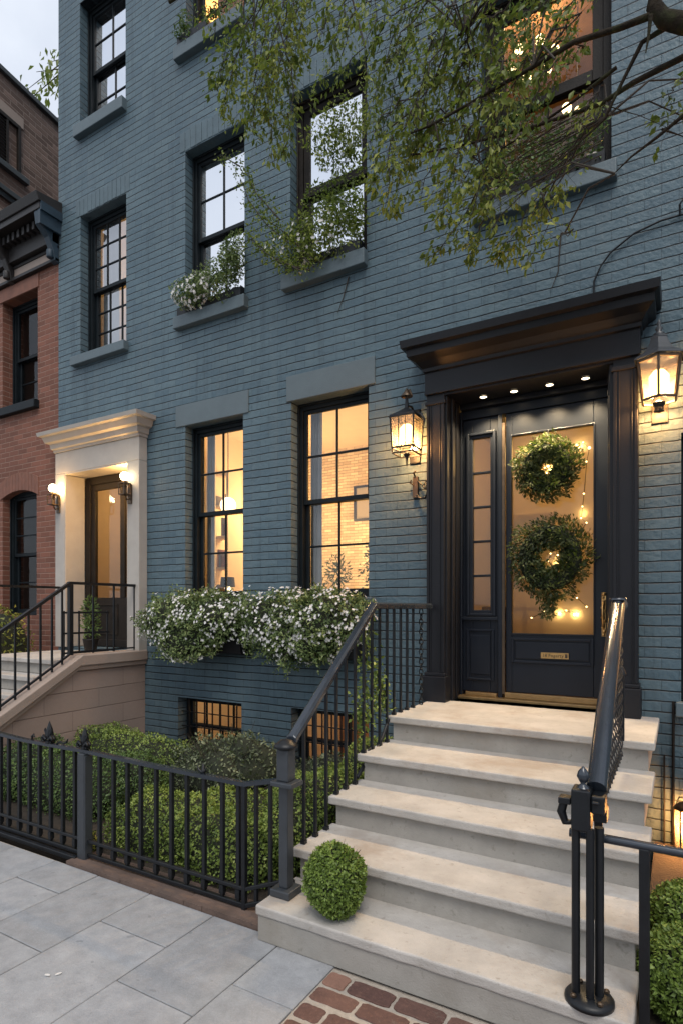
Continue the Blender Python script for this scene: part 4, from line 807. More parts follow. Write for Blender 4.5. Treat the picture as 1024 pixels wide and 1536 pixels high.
for pts, lab in (([(-.78, -.012, 4.50), (-.79, -.014, 4.36), (-.80, -.01, 4.22), (-.85, -.012, 4.10)], 'dry stem hanging on the brick above the door hood'), ([(-2.63, -.012, 4.70), (-2.66, -.012, 4.60), (-2.69, -.01, 4.52), (-2.75, -.012, 4.39)], 'thin dry stem hanging under the middle window sill')):
    m = MB(); m.tube(pts, [.006, .005, .004, .002], 5); tag(obj('dry_stem', m, M['twig']), lab, 'stem')
# ============================================================ stone stoop
FY = [-2.40, -2.09, -1.71, -1.35, -.90]; SX0, SX1 = -1.82, -.12
st = thing('stone_stoop', 'pale limestone stoop of five steps leading to the dark front door', 'steps', (-1, -2.4, 0))
for i in range(5):
    z = .175 * (i + 1); zb = .175 * i; last = i == 4
    nxt = 0 if last else FY[i + 1] + .05
    m = MB()
    e0, e1 = SX0 - (.0 if i else .004), SX1 - (0.0 if i else .02)
    yb = -.001 if last else nxt
    # tread with worn front edge
    k = 48; top = []
    for q in range(k + 1):
        x = e0 + (e1 - e0) * q / k; top.append((x, FY[i] + .005 * noise.noise(Vector((x * 2.1, i * 3.7, 0))) + .003 * noise.noise(Vector((x * 11, i * 3.7, 5)))))
    m.prism(top + [(e1, yb), (e0, yb)], 'z', z - .05, z)
    obj('tread', m, M['tread'], st, .010, 3)
    ov = .035 if i else .008
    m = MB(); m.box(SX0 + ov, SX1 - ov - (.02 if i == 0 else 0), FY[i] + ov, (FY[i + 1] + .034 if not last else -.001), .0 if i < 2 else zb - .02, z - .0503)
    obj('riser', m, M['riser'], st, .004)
def tread_z(y):
    z = .0
    for i, f in enumerate(FY):
        if y > f + .02: z = .175 * (i + 1)
    return z
# ---- railing on the left of the steps
RX = -1.79
rl = thing('stair_railing', 'iron stair railing with flat handrail and thin bars on the parlour window side', 'railing', (RX, -2.25, .175), 'iron railings of the stoop')
nx, ny = -1.752, -2.235
m = MB(); m.box(nx - .06, nx + .06, ny - .06, ny + .06, .1755, .215); obj('base_block', m, M['irongrey'], rl, .006)
m = MB(); m.box(nx - .028, nx + .028, ny - .028, ny + .028, .2155, .735); m.box(nx - .062, nx + .072, ny - .055, ny + .055, .736, .762); m.box(nx - .036, nx + .036, ny - .036, ny + .036, .7625, .925)
obj('newel_post', m, M['irongrey'], rl, .006)
m = MB(); m.lathe([(.05, 0), (.062, .008), (.062, .02), (.045, .03), (.03, .045), (.001, .05)], (nx, ny, .9255), 16); obj('newel_cap', m, M['iron'], rl)
m = MB(); hp = [(nx + .01, ny + .03, .965), (RX + .01, -1.20, 1.665), (RX + .01, -.175, 1.665)]
def flatrail(m, pts, w, h):
    secs = []
    for i, p in enumerate(pts):
        secs.append([(p[0] - w/2, p[1], p[2] - h/2), (p[0] + w/2, p[1], p[2] - h/2), (p[0] + w/2, p[1], p[2] + h*.25), (p[0] + w*.25, p[1], p[2] + h/2), (p[0] - w*.25, p[1], p[2] + h/2), (p[0] - w/2, p[1], p[2] + h*.25)])
    vs = sum(secs, []); n = 6
    fs = [(i*n+j, i*n+(j+1) % n, (i+1)*n+(j+1) % n, (i+1)*n+j) for i in range(len(pts) - 1) for j in range(n)] + [tuple(range(n))[::-1], tuple(range(len(vs) - n, len(vs)))]
    m.add(vs, fs, 0)
flatrail(m, hp, .060, .045); obj('handrail', m, M['rail'], rl, .004)
def rail_z(y, hp=hp):
    if y >= hp[1][1]: return hp[1][2]
    f = (y - hp[0][1]) / (hp[1][1] - hp[0][1]); return hp[0][2] + f * (hp[1][2] - hp[0][2])
yy = -2.13
while yy < -.40:
    m = MB(); zb = tread_z(yy + .02) + .001; m.box(RX - .008, RX + .008, yy - .008, yy + .008, zb, rail_z(yy) - .018); m.box(RX - .014, RX + .014, yy - .014, yy + .014, zb, zb + .02)
    obj('baluster', m, M['iron'], rl); yy += .117
m = MB(); 
for k in range(19):
    z = .90 + k * .040; m.tube([(RX + .013*math.cos(a + k*1.57), -.33 + .013*math.sin(a + k*1.57)*1.0, z + .026*math.sin(a)) if False else (RX + .016*math.cos(a)*math.cos(k*1.57), -.33 + .016*math.cos(a)*math.sin(k*1.57), z + .026*math.sin(a)) for a in [2*math.pi*q/8 for q in range(9)]], .005, 5, cap=False)
obj('chain', m, M['iron'], rl)
m = MB(); m.tube([(RX, -1.40, .56), (RX, -1.30, .62), (RX, -1.22, .66), (RX, -1.12, .68), (RX, -1.02, .76), (RX, -.93, .86)], .012, 7); m.tube([(RX, -1.28, .62), (RX, -1.24, .70), (RX, -1.18, .72), (RX, -1.17, .67)], .009, 6); obj('scroll', m, M['iron'], rl)
# ---- railing on the right, round rail
QX = -.292
rr = thing('stair_railing', 'iron stair railing with fat round handrail and lattice infill on the right side', 'railing', (QX, -2.34, .175), 'iron railings of the stoop')
m = MB(); m.lathe([(.001, 0), (.088, 0), (.088, .012), (.08, .022), (.045, .030), (.001, .031)], (QX, -2.335, .1755), 28); obj('base_plate', m, M['iron'], rr)
for a in (.6, 2.2, 3.9, 5.4):
    m = MB(); m.lathe([(.011, 0), (.011, .008), (.005, .012), (.001, .012)], (QX + .068*math.cos(a), -2.335 + .068*math.sin(a), .202), 6, 0, False); obj('bolt', m, M['bronze'], rr)
for dx, dy, r in ((-.046, -.012, .0155), (.006, -.03, .0145), (.034, .004, .0165)):
    m = MB(); m.tube([(QX + dx, -2.335 + dy, .205), (QX + dx, -2.335 + dy, .83)], r, 12); obj('newel_rod', m, M['iron'], rr)
m = MB(); m.box(QX - .060, QX + .008, -2.375, -2.290, .815, .972); m.box(QX + .0085, QX + .056, -2.368, -2.285, .885, .955); m.box(QX + .012, QX + .04, -2.385, -2.3685, .925, .94)
obj('newel_block', m, M['iron'], rr, .008)
m = MB(); m.box(QX - .108, QX - .063, -2.36, -2.31, .905, .93); m.tube([(QX - .09, -2.335, .91), (QX - .10, -2.335, .87), (QX - .085, -2.335, .83), (QX - .063, -2.335, .835)], [.016, .018, .015, .01], 8); obj('hook', m, M['iron'], rr, .003, 1)
m = MB(); m.lathe([(.024, 0), (.018, .008), (.008, .014), (.016, .026), (.023, .042), (.018, .060), (.007, .074), (.001, .080)], (QX - .022, -2.335, .9725), 14); obj('finial', m, M['rail'], rr)
m = MB(); hq = [(QX + .02, -2.30, .965), (QX + .012, -1.80, 1.295), (QX + .005, -1.24, 1.655), (QX + .005, -1.19, 1.668), (QX + .005, -1.04, 1.668)]; m.tube(hq, .037, 20); m.lathe([(.044, 0), (.044, .012), (.001, .013)], (QX + .005, -1.21, 1.692), 16); obj('handrail', m, M['rail'], rr)
m = MB()
def hz(y): return .965 + (y + 2.30) / (1.06) * .69 - .04 if y < -1.24 else 1.62
yy = -2.02; k = 0
while yy < -.98:
    zb, zt = .80, hz(yy); n = max(3, int((zt - zb) / .022)); ph = k * math.pi
    for s_ in (0, math.pi):
        m.tube([(QX + .012 * math.cos(ph + s_ + q * 1.05), yy + .022 * math.sin(ph + s_ + q * 1.05), zb + (zt - zb) * q / n) for q in range(n + 1)], 0.0038, 5, cap=False)
    yy += .085; k += 1
obj('lattice', m, M['iron'], rr)
m = MB(); m.bar((QX, -2.04, .80), (QX, -.96, .80), .016, .016); m.box(QX - .035, QX + .035, -2.085, -2.015, .765, .83); obj('lattice_rail', m, M['iron'], rr, .003)
for y, z0, z1 in ((-2.05, .351, .768), (-.93, .876, 1.255)):
    m = MB(); m.box(QX - .016, QX + .016, y - .016, y + .016, z0, z1)
    if z0 > .8: m.lathe([(.028, 0), (.028, .012), (.012, .05), (.001, .055)], (QX, y, z1), 8)
    obj('post', m, M['iron'], rr, .003)

# ============================================================ front fence
fl = thing('iron_fence', 'black iron garden fence with arrow finials along the bluestone pavement', 'fence', (-3.36, -2.23, 0), 'garden fences'); Y0 = -2.23
FX0, FX1 = -5.2, -2.03
m = MB(); tp = [(FX0, Y0, .76), (-4.6, Y0, .735), (-4.3, Y0, .722), (-4.0, Y0, .712), (-3.36, Y0, .716), (-2.7, Y0, .705), (FX1, Y0, .70), (-1.81, -2.20, .745)]
for a, b in zip(tp[:-1], tp[1:]): m.bar(a, b, .034, .022)
for p in tp[1:-1]: m.box(p[0] - .016, p[0] + .016, p[1] - .016, p[1] + .016, p[2] - .010, p[2] + .010)
obj('top_rail', m, M['rail'], fl)
m = MB()
for z, h in ((.135, .020), (.045, .024)): m.box(FX0, -3.395, Y0 - .012, Y0 + .012, z - h/2, z + h/2); m.box(-3.325, FX1 + .012, Y0 - .0125, Y0 + .0125, z - h/2, z + h/2); m.bar((FX1 + .01, Y0, z), (-1.80, -2.20, z + .08), .024, h)
m.box(FX0, -3.40, Y0 - .05, Y0 - .02, .0, .03)
obj('bottom_rail', m, M['iron'], fl, .003, 1)
m = MB(); m.box(-3.393, -3.327, Y0 - .033, Y0 + .033, .01, .7035); m.box(-3.40, -3.385, Y0 - .03, Y0 + .03, .01, .69); m.box(-3.335, -3.32, Y0 - .03, Y0 + .03, .01, .69); obj('post', m, M['irongrey'], fl, .005)
m = MB(); m.bar((FX1, Y0, .02), (FX1, Y0, .70), .026, .026); obj('post', m, M['iron'], fl, .003)
def topz(x):
    for a, b in zip(tp[:-1], tp[1:]):
        if a[0] <= x <= b[0]: return a[2] + (b[2] - a[2]) * (x - a[0]) / (b[0] - a[0])
    return .70
bx = [-4.314 - .118 * k for k in range(7, 0, -1)] + [-4.314, -4.213, -4.082, -3.962, -3.846, -3.719, -3.588, -3.461, -3.213, -3.08, -2.951, -2.832, -2.70, -2.573, -2.45, -2.317, -2.184, -2.07]
for x in bx:
    m = MB(); m.box(x - .0105, x + .0105, Y0 - .0105, Y0 + .0105, .062, topz(x) - .010); m.box(x - .014, x + .014, Y0 - .0145, Y0 + .0145, .075, .122); obj('bar', m, M['iron'], fl)
for q in (.33, .72): m = MB(); x = FX1 + (-1.81 - FX1) * q; y = Y0 + .03 * q; m.bar((x, y, .06), (x, y, .70 + .045 * q - .01), .018, .018, up=(1, 0, 0)); obj('bar', m, M['iron'], fl)
def finial(x, z, s, full=True):
    m = MB()
    if full:
        m.lathe([(.024*s, 0), (.026*s, .012*s), (.014*s, .02*s), (.018*s, .04*s), (.026*s, .055*s), (.020*s, .09*s), (.010*s, .12*s), (.001, .145*s)], (x, Y0, z), 6, 0, False)
        for sg in (-1, 1):
            for oy in (-.0, .018): m.tube([(x + sg*.014*s, Y0 - oy, z + .028*s), (x + sg*.040*s, Y0 - oy, z + .05*s), (x + sg*.056*s, Y0 - oy, z + .032*s), (x + sg*.046*s, Y0 - oy, z + .010*s), (x + sg*.030*s, Y0 - oy, z + .016*s)], [.008*s, .010*s, .010*s, .008*s, .004*s], 6)
            m.tube([(x + sg*.01*s, Y0 - .01, z + .05*s), (x + sg*.034*s, Y0 - .01, z + .085*s), (x + sg*.03*s, Y0 - .01, z + .10*s)], [.009*s, .007*s, .003*s], 6)
    else:
        m.lathe([(.01, -.06), (.012, 0), (.018, .012), (.01, .02), (.006, .05), (.001, .055)], (x, Y0 + .01, z), 8)
        for sg in (-1, 1): m.tube([(x, Y0, z + .008), (x + sg*.022, Y0, z + .018), (x + sg*.036, Y0, z + .04)], [.008, .007, .003], 6)
    return obj('finial', m, M['iron'], fl)
finial(-3.36, .728, 1.0); finial(-3.735, .722, 1.05); finial(-2.335, .712, 1, False)
m = MB(); m.tube([(-3.66, Y0, .725), (-3.62, Y0, .745), (-3.585, Y0, .738), (-3.55, Y0, .75), (-3.535, Y0, .775)], [.006, .008, .006, .008, .003], 6); m.tube([(-3.585, Y0, .738), (-3.575, Y0, .722)], .006, 6); m.tube([(-3.93, Y0, .72), (-3.935, Y0, .75), (-3.915, Y0, .765), (-3.905, Y0, .745)], [.01, .009, .007, .005], 6); obj('scroll', m, M['iron'], fl)
fr = thing('iron_fence', 'plain black iron fence with round top rail at the lower right corner', 'fence', (-.11, -2.23, 0), 'garden fences')
m = MB(); m.tube([(-.375, Y0 - .02, .764), (0, Y0 - .02, .762), (.6, Y0 - .02, .76), (1.8, Y0 - .02, .76)], .017, 12); obj('top_rail', m, M['rail'], fr)
for x in (-.112, .19, .49, .79): m = MB(); m.box(x - .018, x + .018, Y0 - .04, Y0 - .004, 0, .755); obj('bar', m, M['iron'], fr, .003)

# ============================================================ planting
bush('hedge', 'clipped boxwood hedge filling the bed behind the right half of the iron fence', 'hedge', [((-3.02, -1.76, .10), (.50, .30, .24)), ((-2.46, -1.84, .11), (.44, .26, .24)), ((-2.06, -1.42, .26), (.26, .48, .30)), ((-2.80, -1.38, .09), (.42, .26, .20))], 44000, M['hedge'], .020, .62, 'clipped hedges of the front garden', expo=2.7, rough=.22, freq=5, depth=.05)
bush('hedge', 'boxwood hedge running up beside the stoop under the stair railing', 'hedge', [((-2.03, -.66, .30), (.22, .40, .34)), ((-2.50, -.85, .12), (.34, .30, .20))], 15000, M['hedge'], .020, .62, 'clipped hedges of the front garden', expo=2.5, rough=.22, freq=5, depth=.05)
bush('hedge', 'darker clipped hedge behind the left end of the iron fence', 'hedge', [((-4.42, -1.58, .15), (.62, .26, .26)), ((-5.0, -1.5, .18), (.30, .35, .28)), ((-4.0, -1.35, .18), (.34, .22, .25))], 26000, M['hedgedark'], .020, .62, 'clipped hedges of the front garden', expo=2.8, rough=.2, freq=5, depth=.05)
bush('hedge', 'low flat topped hedge at the back against the brownstone stair wall', 'hedge', [((-4.35, -.95, .22), (.62, .24, .25)), ((-4.95, -.80, .22), (.34, .28, .25))], 15000, M['hedge'], .020, .62, 'clipped hedges of the front garden', expo=3.2, rough=.17, freq=5, depth=.05)
sh = bush('shrub', 'loose grey green shrub in front of the left basement window', 'shrub', [((-3.40, -.86, .26), (.40, .32, .30)), ((-3.12, -.80, .32), (.26, .26, .24)), ((-3.62, -.92, .22), (.24, .26, .24))], 11000, M['shrub'], .030, .5, rough=.4, freq=4, depth=.20, out=.4)
m = MB()
for k in range(34):
    a = random.uniform(0, 6.28); r = random.uniform(.15, .50); m.tube([(-3.35, -.86, .05), (-3.35 + r*.5*math.cos(a), -.86 + r*.4*math.sin(a), .36), (-3.35 + r*math.cos(a), -.86 + r*.75*math.sin(a), random.uniform(.46, .68))], [.006, .004, .001], 4)
obj('stem', m, M['twig'], sh)
bush('shrub', 'small dark shrub under the right basement window behind the stair railing', 'shrub', [((-2.70, -.30, .18), (.28, .20, .20))], 2500, M['shrub'], .03, .5, rough=.3, freq=4, depth=.15, out=.4)
bush('weeds', 'tuft of pale weeds at the foot of the grey fence post', 'weeds', [((-3.47, -2.13, .06), (.09, .07, .07))], 420, M['fern'], .024, .5, depth=.06)
tb = bush('topiary_ball', 'small round clipped boxwood ball on the bottom step', 'topiary', [((-1.435, -2.275, .338), (.146, .146, .165))], 9000, M['ball'], .016, .6, 'boxwood balls', zmin=.17, rough=.11, freq=8, depth=.03)
m = MB()
for k in range(40):
    d = rnd_unit(1)[0]; d[2] = abs(d[2]); p = np.array((-1.435, -2.275, .338)) + d * np.array((.14, .14, .16)); m.tube([p, p + d * random.uniform(.015, .04) + np.array([0, 0, .008])], [.0015, .0006], 3)
obj('stem', m, M['twig'], tb)
bush('topiary_ball', 'boxwood ball nearer the wall behind the right hand fence', 'topiary', [((.075, -1.56, .18), (.205, .2, .20))], 9000, M['ball'], .018, .6, 'boxwood balls', rough=.10, freq=8, depth=.03)
bush('topiary_ball', 'boxwood ball at the bottom right corner just inside the fence', 'topiary', [((.06, -1.97, .16), (.20, .2, .20))], 9000, M['ball'], .018, .6, 'boxwood balls', rough=.10, freq=8, depth=.03)
bush('shrub', 'tall yellow green shrub beside the left stoop in front of the red house', 'shrub', [((-7.25, -.60, 1.05), (.42, .35, .62)), ((-7.75, -.75, .85), (.40, .35, .80))], 5000, M['fern'], .05, .4, rough=.3, freq=3, depth=.2)

# ---- flower boxes
def flower_box(x0, x1, label, seed):
    t = thing('flower_box', label, 'flower box', ((x0 + x1) / 2, 0, 1.2), 'white flower boxes under the parlour windows')
    m = MB(); m.prism([(-.002, 1.16), (-.18, 1.19), (-.235, 1.48), (-.215, 1.48), (-.17, 1.46), (-.002, 1.46)], 'x', x0 + .14, x1 - .10); obj('planter', m, M['hood'], t, .006)
    c = (x0 + x1) / 2; blobs = [((c - .28, -.24, 1.52), (.46, .23, .26)), ((c + .25, -.24, 1.53), (.46, .23, .27)), ((c - .05, -.30, 1.36), (.42, .17, .24)), ((c + .05, -.15, 1.66), (.55, .13, .16))]
    Ps, Ns, Ts = [], [], []; cm = MB()
    for i, (cc, r) in enumerate(blobs):
        P, nn, T = blob_pts(cc, r, 3800, rough=.42, freq=5.5, depth=.13, seed=seed + i); Ps.append(P); Ns.append(nn); Ts.append(T)
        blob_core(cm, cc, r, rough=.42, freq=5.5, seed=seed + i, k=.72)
    sp = cm; tp_ = []                                    # stray sprigs breaking the outline
    for q in range(70):
        cc, r = blobs[q % 4]; d = rnd_unit(1)[0]; d[1] = -abs(d[1]); p0 = np.array(cc) + d * np.array(r) * .8; p1 = p0 + d * random.uniform(.07, .15) + np.array([0, -.01, -.05 if d[2] < .3 else .02])
        sp.tube([p0, (p0 + p1) / 2 + np.array([0, 0, .012]), p1], [.003, .0025, .001], 4, 1)
        for w_ in range(22): tp_.append((p0 + (p1 - p0) * random.uniform(.2, 1.05) + RNG.normal(0, .012, 3)))
    Ps.append(np.array(tp_)); Ns.append(rnd_unit(len(tp_))); Ts.append(RNG.uniform(.3, 1, len(tp_)))
    P, nn, T = map(np.concatenate, (Ps, Ns, Ts)); k = P[:, 1] < -.02; P, nn, T = P[k], nn[k], T[k]; m_ = len(P)
    leafmesh('foliage', P, nn * .35 + rnd_unit(m_) * .9 + np.array([0, -.1, -.25]), nn + rnd_unit(m_) * .5 + np.array([0, -.1, .3]), .034, .42, M['box'], t, T)
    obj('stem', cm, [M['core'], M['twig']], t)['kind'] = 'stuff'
    Fp, Fn = [], []
    for i, (cc, r) in enumerate(blobs):
        P, nn, T = blob_pts(cc, np.array(r) * 1.04, 620, rough=.42, freq=5.5, depth=.03, seed=seed + i)
        cl = np.array([lump(p, 7, seed + 20) for p in P]); k = (P[:, 1] < -.1) & (cl > -.12); Fp.append(P[k]); Fn.append(nn[k])
    P, nn = np.concatenate(Fp), np.concatenate(Fn)
    fo = flowers('flower', P + nn * .012, nn + rnd_unit(len(P)) * .45 + np.array([0, -.3, .2]), .017, t); fo['kind'] = 'stuff'
    return t
flower_box(-5.02, -3.66, 'white flowering box spilling over under the parlour window nearest the tan doorway', 2.0)
flower_box(-3.62, -2.34, 'white flowering box spilling over under the parlour window nearest the front door', 9.0)
# ---- planters on the upper sills
def sill_planter(x0, x1, z, label, blobs, n, mat='box', size=.036, fl=0, pots=4, vines=()):
    t = thing('sill_planter', label, 'window planter', ((x0 + x1) / 2, -.03, z), 'plants on the upper window sills')
    m = MB(); m.box(x0 + .02, x1 - .02, -.066, -.058, z + .001, z + .085); m.box(x0 + .02, x1 - .02, .03, .04, z + .001, z + .06); m.box(x0 + .02, x0 + .03, -.058, .03, z + .001, z + .06); m.box(x1 - .03, x1 - .02, -.058, .03, z + .001, z + .10); obj('tray', m, M['iron'], t)
    for k in range(pots):
        m = MB(); x = x0 + .11 + (x1 - x0 - .22) * k / max(1, pots - 1); m.lathe([(.038, .002), (.052, .09), (.056, .10), (.04, .101)], (x, -.008, z + .001), 12); obj('pot', m, M['whitepot' if k % 2 == 0 else 'terracotta'] if k < 3 else M['iron'], t)
    Ps, Ns, Ts = [], [], []
    for i, (c, r) in enumerate(blobs):
        P, nn, T = blob_pts(c, r, n, rough=.4, freq=5, depth=.2, seed=len(label) + i); Ps.append(P); Ns.append(nn); Ts.append(T)
    P, nn, T = map(np.concatenate, (Ps, Ns, Ts)); k = P[:, 1] < .10; P, nn, T = P[k], nn[k], T[k]; q = len(P)
    if vines:
        vm = MB(); vp = []
        for pts in vines:
            vm.tube(pts, [.008] + [.005] * (len(pts) - 2) + [.002], 5)
            for a, b in zip(pts[:-1], pts[1:]):
                L_ = (Vector(b) - Vector(a)).length
                for _ in range(int(L_ * 230)):
                    s = random.random(); vp.append([a[i] + (b[i] - a[i]) * s + random.gauss(0, .045) * (1 if i != 1 else .5) for i in range(3)])
        vp = np.array(vp); vp[:, 1] = np.minimum(vp[:, 1], -.015)
        P = np.concatenate([P, vp]); nn = np.concatenate([nn, rnd_unit(len(vp))]); T = np.concatenate([T, RNG.uniform(.2, .9, len(vp))]); q = len(P); obj('stem', vm, M['twig'], t)['kind'] = 'stuff'
    leafmesh('foliage', P, nn * .4 + rnd_unit(q) + np.array([0, -.1, -.2]), nn + rnd_unit(q), size, .48, M[mat], t, T)
    if fl:
        P, nn, T = blob_pts(blobs[0][0], np.array(blobs[0][1]) * 1.05, fl * 3, rough=.4, freq=5, depth=.05, seed=len(label)); k = (P[:, 1] < -.04); P, nn = P[k][:fl], nn[k][:fl]
        flowers('flower', P, nn + rnd_unit(len(P)) * .5 + np.array([0, -.4, 0]), .020, t)['kind'] = 'stuff'
    return t
sill_planter(-4.77, -3.84, 4.84, 'planter of small white flowers in clay pots on a middle-storey sill', [((-4.47, -.12, 5.00), (.27, .13, .18)), ((-4.12, -.11, 5.05), (.28, .14, .21)), ((-3.95, -.09, 5.24), (.16, .11, .25))], 1500, size=.032, fl=190)
sill_planter(-3.33, -2.47, 4.885, 'overgrown planter with trailing leafy stems covering the middle window above the front garden', [((-3.05, -.12, 5.08), (.34, .15, .24)), ((-2.68, -.10, 5.16), (.30, .14, .28)), ((-2.80, .0, 5.46), (.36, .09, .28)), ((-2.80, .04, 6.15), (.32, .07, .30))], 1050, vines=VINES, size=.036, mat='tree', fl=60)
sill_planter(-4.77, -4.3, 7.80, 'small dark plant on the top-storey sill by the orange curtain', [((-4.66, -.06, 7.95), (.10, .08, .18)), ((-4.25, -.05, 7.92), (.32, .08, .12))], 260, mat='hedgedark', pots=2)
sill_planter(-1.40, -.45, 4.90, 'tangled planter on the sill of the window over the front door', [((-1.1, -.06, 5.06), (.34, .12, .20)), ((-.70, -.06, 5.10), (.28, .12, .22)), ((-1.15, .03, 5.55), (.26, .06, .40)), ((-1.05, .02, 6.15), (.34, .05, .34))], 800, mat='hedgedark', pots=3)
# ivy between the stair bars
t = thing('climbing_ivy', 'green ivy climbing the thin bars of the left stair railing', 'ivy', (-1.83, -1.1, .85))
P = []; m = MB()
for y, z0, z1 in ((-1.22, .88, 1.42), (-1.14, .95, 1.60), (-1.03, .90, 1.25), (-1.30, .86, 1.05), (-.95, .92, 1.12)):
    pts = [(-1.82 + random.uniform(-.01, .01), y + .03 * math.sin(k), z0 + (z1 - z0) * k / 6) for k in range(7)]; m.tube(pts, .003, 4)
    for p in pts:
        for _ in range(26): P.append((p[0] + random.gauss(-.01, .02), p[1] + random.gauss(0, .035), p[2] + random.gauss(0, .04)))
obj('stem', m, M['twig'], t); P = np.array(P); leafmesh('foliage', P, rnd_unit(len(P)) + np.array([0, 0, -.3]), rnd_unit(len(P)), .03, .6, M['hedge'], t)

# ============================================================ street tree leaning in from the right
tr = thing('street_tree', 'leafy street tree hanging drooping twigs in front of the upper windows', 'tree', (1.7, -3.0, 0))
m = MB(); m.tube([(1.7, -3.0, -.05), (1.68, -2.98, .4), (1.66, -2.95, 1.6), (1.6, -2.88, 2.8), (1.5, -2.75, 3.7), (1.2, -2.5, 4.6), (.9, -2.3, 5.6), (.8, -2.3, 7)], [.21, .16, .145, .135, .125, .11, .08, .05], 14); obj('trunk', m, M['bark'], tr)
m = MB()
m.tube([(1.5, -2.75, 3.7), (.9, -2.3, 3.95), (.35, -1.85, 4.12), *[p for p in BRANCHES[0][0]]], [.10, .07, .05, .044, .040, .036, .032, .026], 10)
for pts, r in BRANCHES[1:]:
    k = len(pts); m.tube(pts, [r * .82 * (1 - .75 * i / (k - 1)) for i in range(k)], 7)
m.tube([(.11, -1.6, 4.05), (.5, -1.95, 4.0), (1.0, -2.4, 3.8), (1.5, -2.8, 3.6)], [.02, .028, .04, .06], 8)
m.tube([(.05, -1.6, 3.88), (.6, -2.1, 3.7), (1.55, -2.85, 3.4)], [.012, .02, .05], 8)
m.tube([(1.2, -2.5, 4.6), (.4, -2.05, 5.1), (-.4, -1.85, 5.35), (-1.4, -1.75, 5.7), (-2.4, -1.7, 5.95), (-3.2, -1.65, 6.05)], [.09, .065, .05, .035, .022, .012], 8)
m.tube([(-1.4, -1.75, 5.7), (-1.9, -1.2, 6.2), (-2.4, -.6, 6.9)], [.03, .018, .008], 7)
m.tube([(-.4, -1.85, 5.35), (-.7, -1.7, 5.0), (-1.0, -1.65, 4.75)], [.02, .012, .006], 6)
obj('branch', m, M['bark'], tr)
tw = MB()
for pts in TWIGS: tw.tube(pts, [.0035, .0026, .0012], 4)
LP, LD, LN, LT = [], [], [], []
upper = [Vector(p) for p in ((-.4, -1.85, 5.35), (-1.4, -1.75, 5.7), (-2.4, -1.7, 5.95), (-3.2, -1.65, 6.05), (-1.0, -1.65, 4.75), (-.63, -1.7, 4.35), (-.86, -1.7, 4.32), (-1.18, -1.7, 4.28), (-.97, -1.6, 4.1), (-.3, -1.6, 4.04), (-.26, -1.7, 3.68), (-2.4, -.6, 6.9))]
for a, b in STEMS:
    a, b = Vector(a), Vector(b); L_ = (b - a).length; k = 7
    side = Vector((random.uniform(-.06, .06), random.uniform(-.06, .06), 0)); pts = [a.lerp(b, i / k) + side * math.sin(math.pi * i / k) + Vector((random.gauss(0, .012), random.gauss(0, .012), random.gauss(0, .01))) for i in range(k + 1)]
    tw.tube(pts, [.0045 * (1 - .75 * i / k) for i in range(k + 1)], 4)
    near = min(upper, key=lambda u: (u - a).length); mid = near.lerp(a, .5) + Vector((0, 0, .08))
    if (near - a).length < 1.2: tw.tube([near, mid, a], [.006, .005, .0045], 4)
    tone0 = random.uniform(.15, .75)
    for i in range(int(L_ / .0115)):
        s = random.random() ** .85; j = min(int(s * k), k - 1); base = pts[j].lerp(pts[j + 1], s * k - j); dn = (b - a).normalized()

        sp = .022 + .046 * math.sin(math.pi * min(1, s * 1.1)) ; o = Vector((random.gauss(0, sp), random.gauss(0, sp), random.gauss(-.01, sp * .6))); tw.tube([base, base + o * .95], [.0011, .0006], 3, cap=False)
        for _ in range(3):
            q = base + o + Vector((random.gauss(0, .014), random.gauss(0, .014), random.gauss(0, .014)))
            LP.append(q); d = o.normalized() * .6 + dn * .5 + Vector((random.gauss(0, .5), random.gauss(0, .5), random.gauss(-.45, .4))); LD.append(d); LN.append((random.gauss(0, .6), random.gauss(-.3, .6), random.gauss(.6, .5))); LT.append(min(1, max(0, tone0 + random.uniform(-.3, .35))))
obj('twig', tw, M['twig'], tr)
leafmesh('foliage', [tuple(p) for p in LP], [tuple(p) for p in LD], LN, .038, .50, M['tree'], tr, LT, jit=.5)

# ============================================================ brownstone stoop at the left doorway
bs = thing('brownstone_stoop', 'tan brownstone stoop with sloping side wall at the left edge', 'steps', (-6, -1, 0))
cx1, cx0 = -5.30, -5.52
def capz(y): return 1.165 if y > -.86 else 1.165 + (y + .86) * .60
YN = -2.12
m = MB(); m.prism([(-.001, .0), (-.001, 1.055), (-.86, 1.055), (YN, capz(YN) - .11), (YN, 0)], 'x', cx0 + .02, cx1 - .02); obj('side_wall', m, M['brownstone'], bs)
m = MB(); m.prism([(-.0015, 1.0555), (-.0015, 1.168), (-.845, 1.168), (YN - .04, capz(YN) + .0), (YN - .04, capz(YN) - .115), (-.87, 1.0555)], 'x', cx0 - .01, cx1 + .03); obj('cap', m, M['brownstonecap'], bs, .012, 3)
m = MB(); m.prism([(-.0012, 1.01), (-.0012, 1.0553), (-.87, 1.0553), (YN - .02, capz(YN) - .112), (YN - .02, capz(YN) - .155), (-.885, 1.01)], 'x', cx1 - .0195, cx1 + .008); obj('moulding', m, M['brownstonecap'], bs, .006)
for i in range(7):
    z = 1.12 - i * .155; ya = -.80 - i * .20
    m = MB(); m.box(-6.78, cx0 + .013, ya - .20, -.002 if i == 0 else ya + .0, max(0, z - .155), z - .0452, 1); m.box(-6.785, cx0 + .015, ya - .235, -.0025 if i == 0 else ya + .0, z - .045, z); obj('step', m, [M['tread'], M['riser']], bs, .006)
m = MB(); m.prism([(-.001, .0), (-.001, 1.055), (-.86, 1.055), (YN, capz(YN) - .11), (YN, 0)], 'x', -6.98, -6.80); obj('side_wall', m, M['brownstone'], bs)
lr = thing('stoop_railing', 'thin black railing on the tan brownstone stoop', 'railing', (-5.4, -.9, 1.17))
lx = -5.36
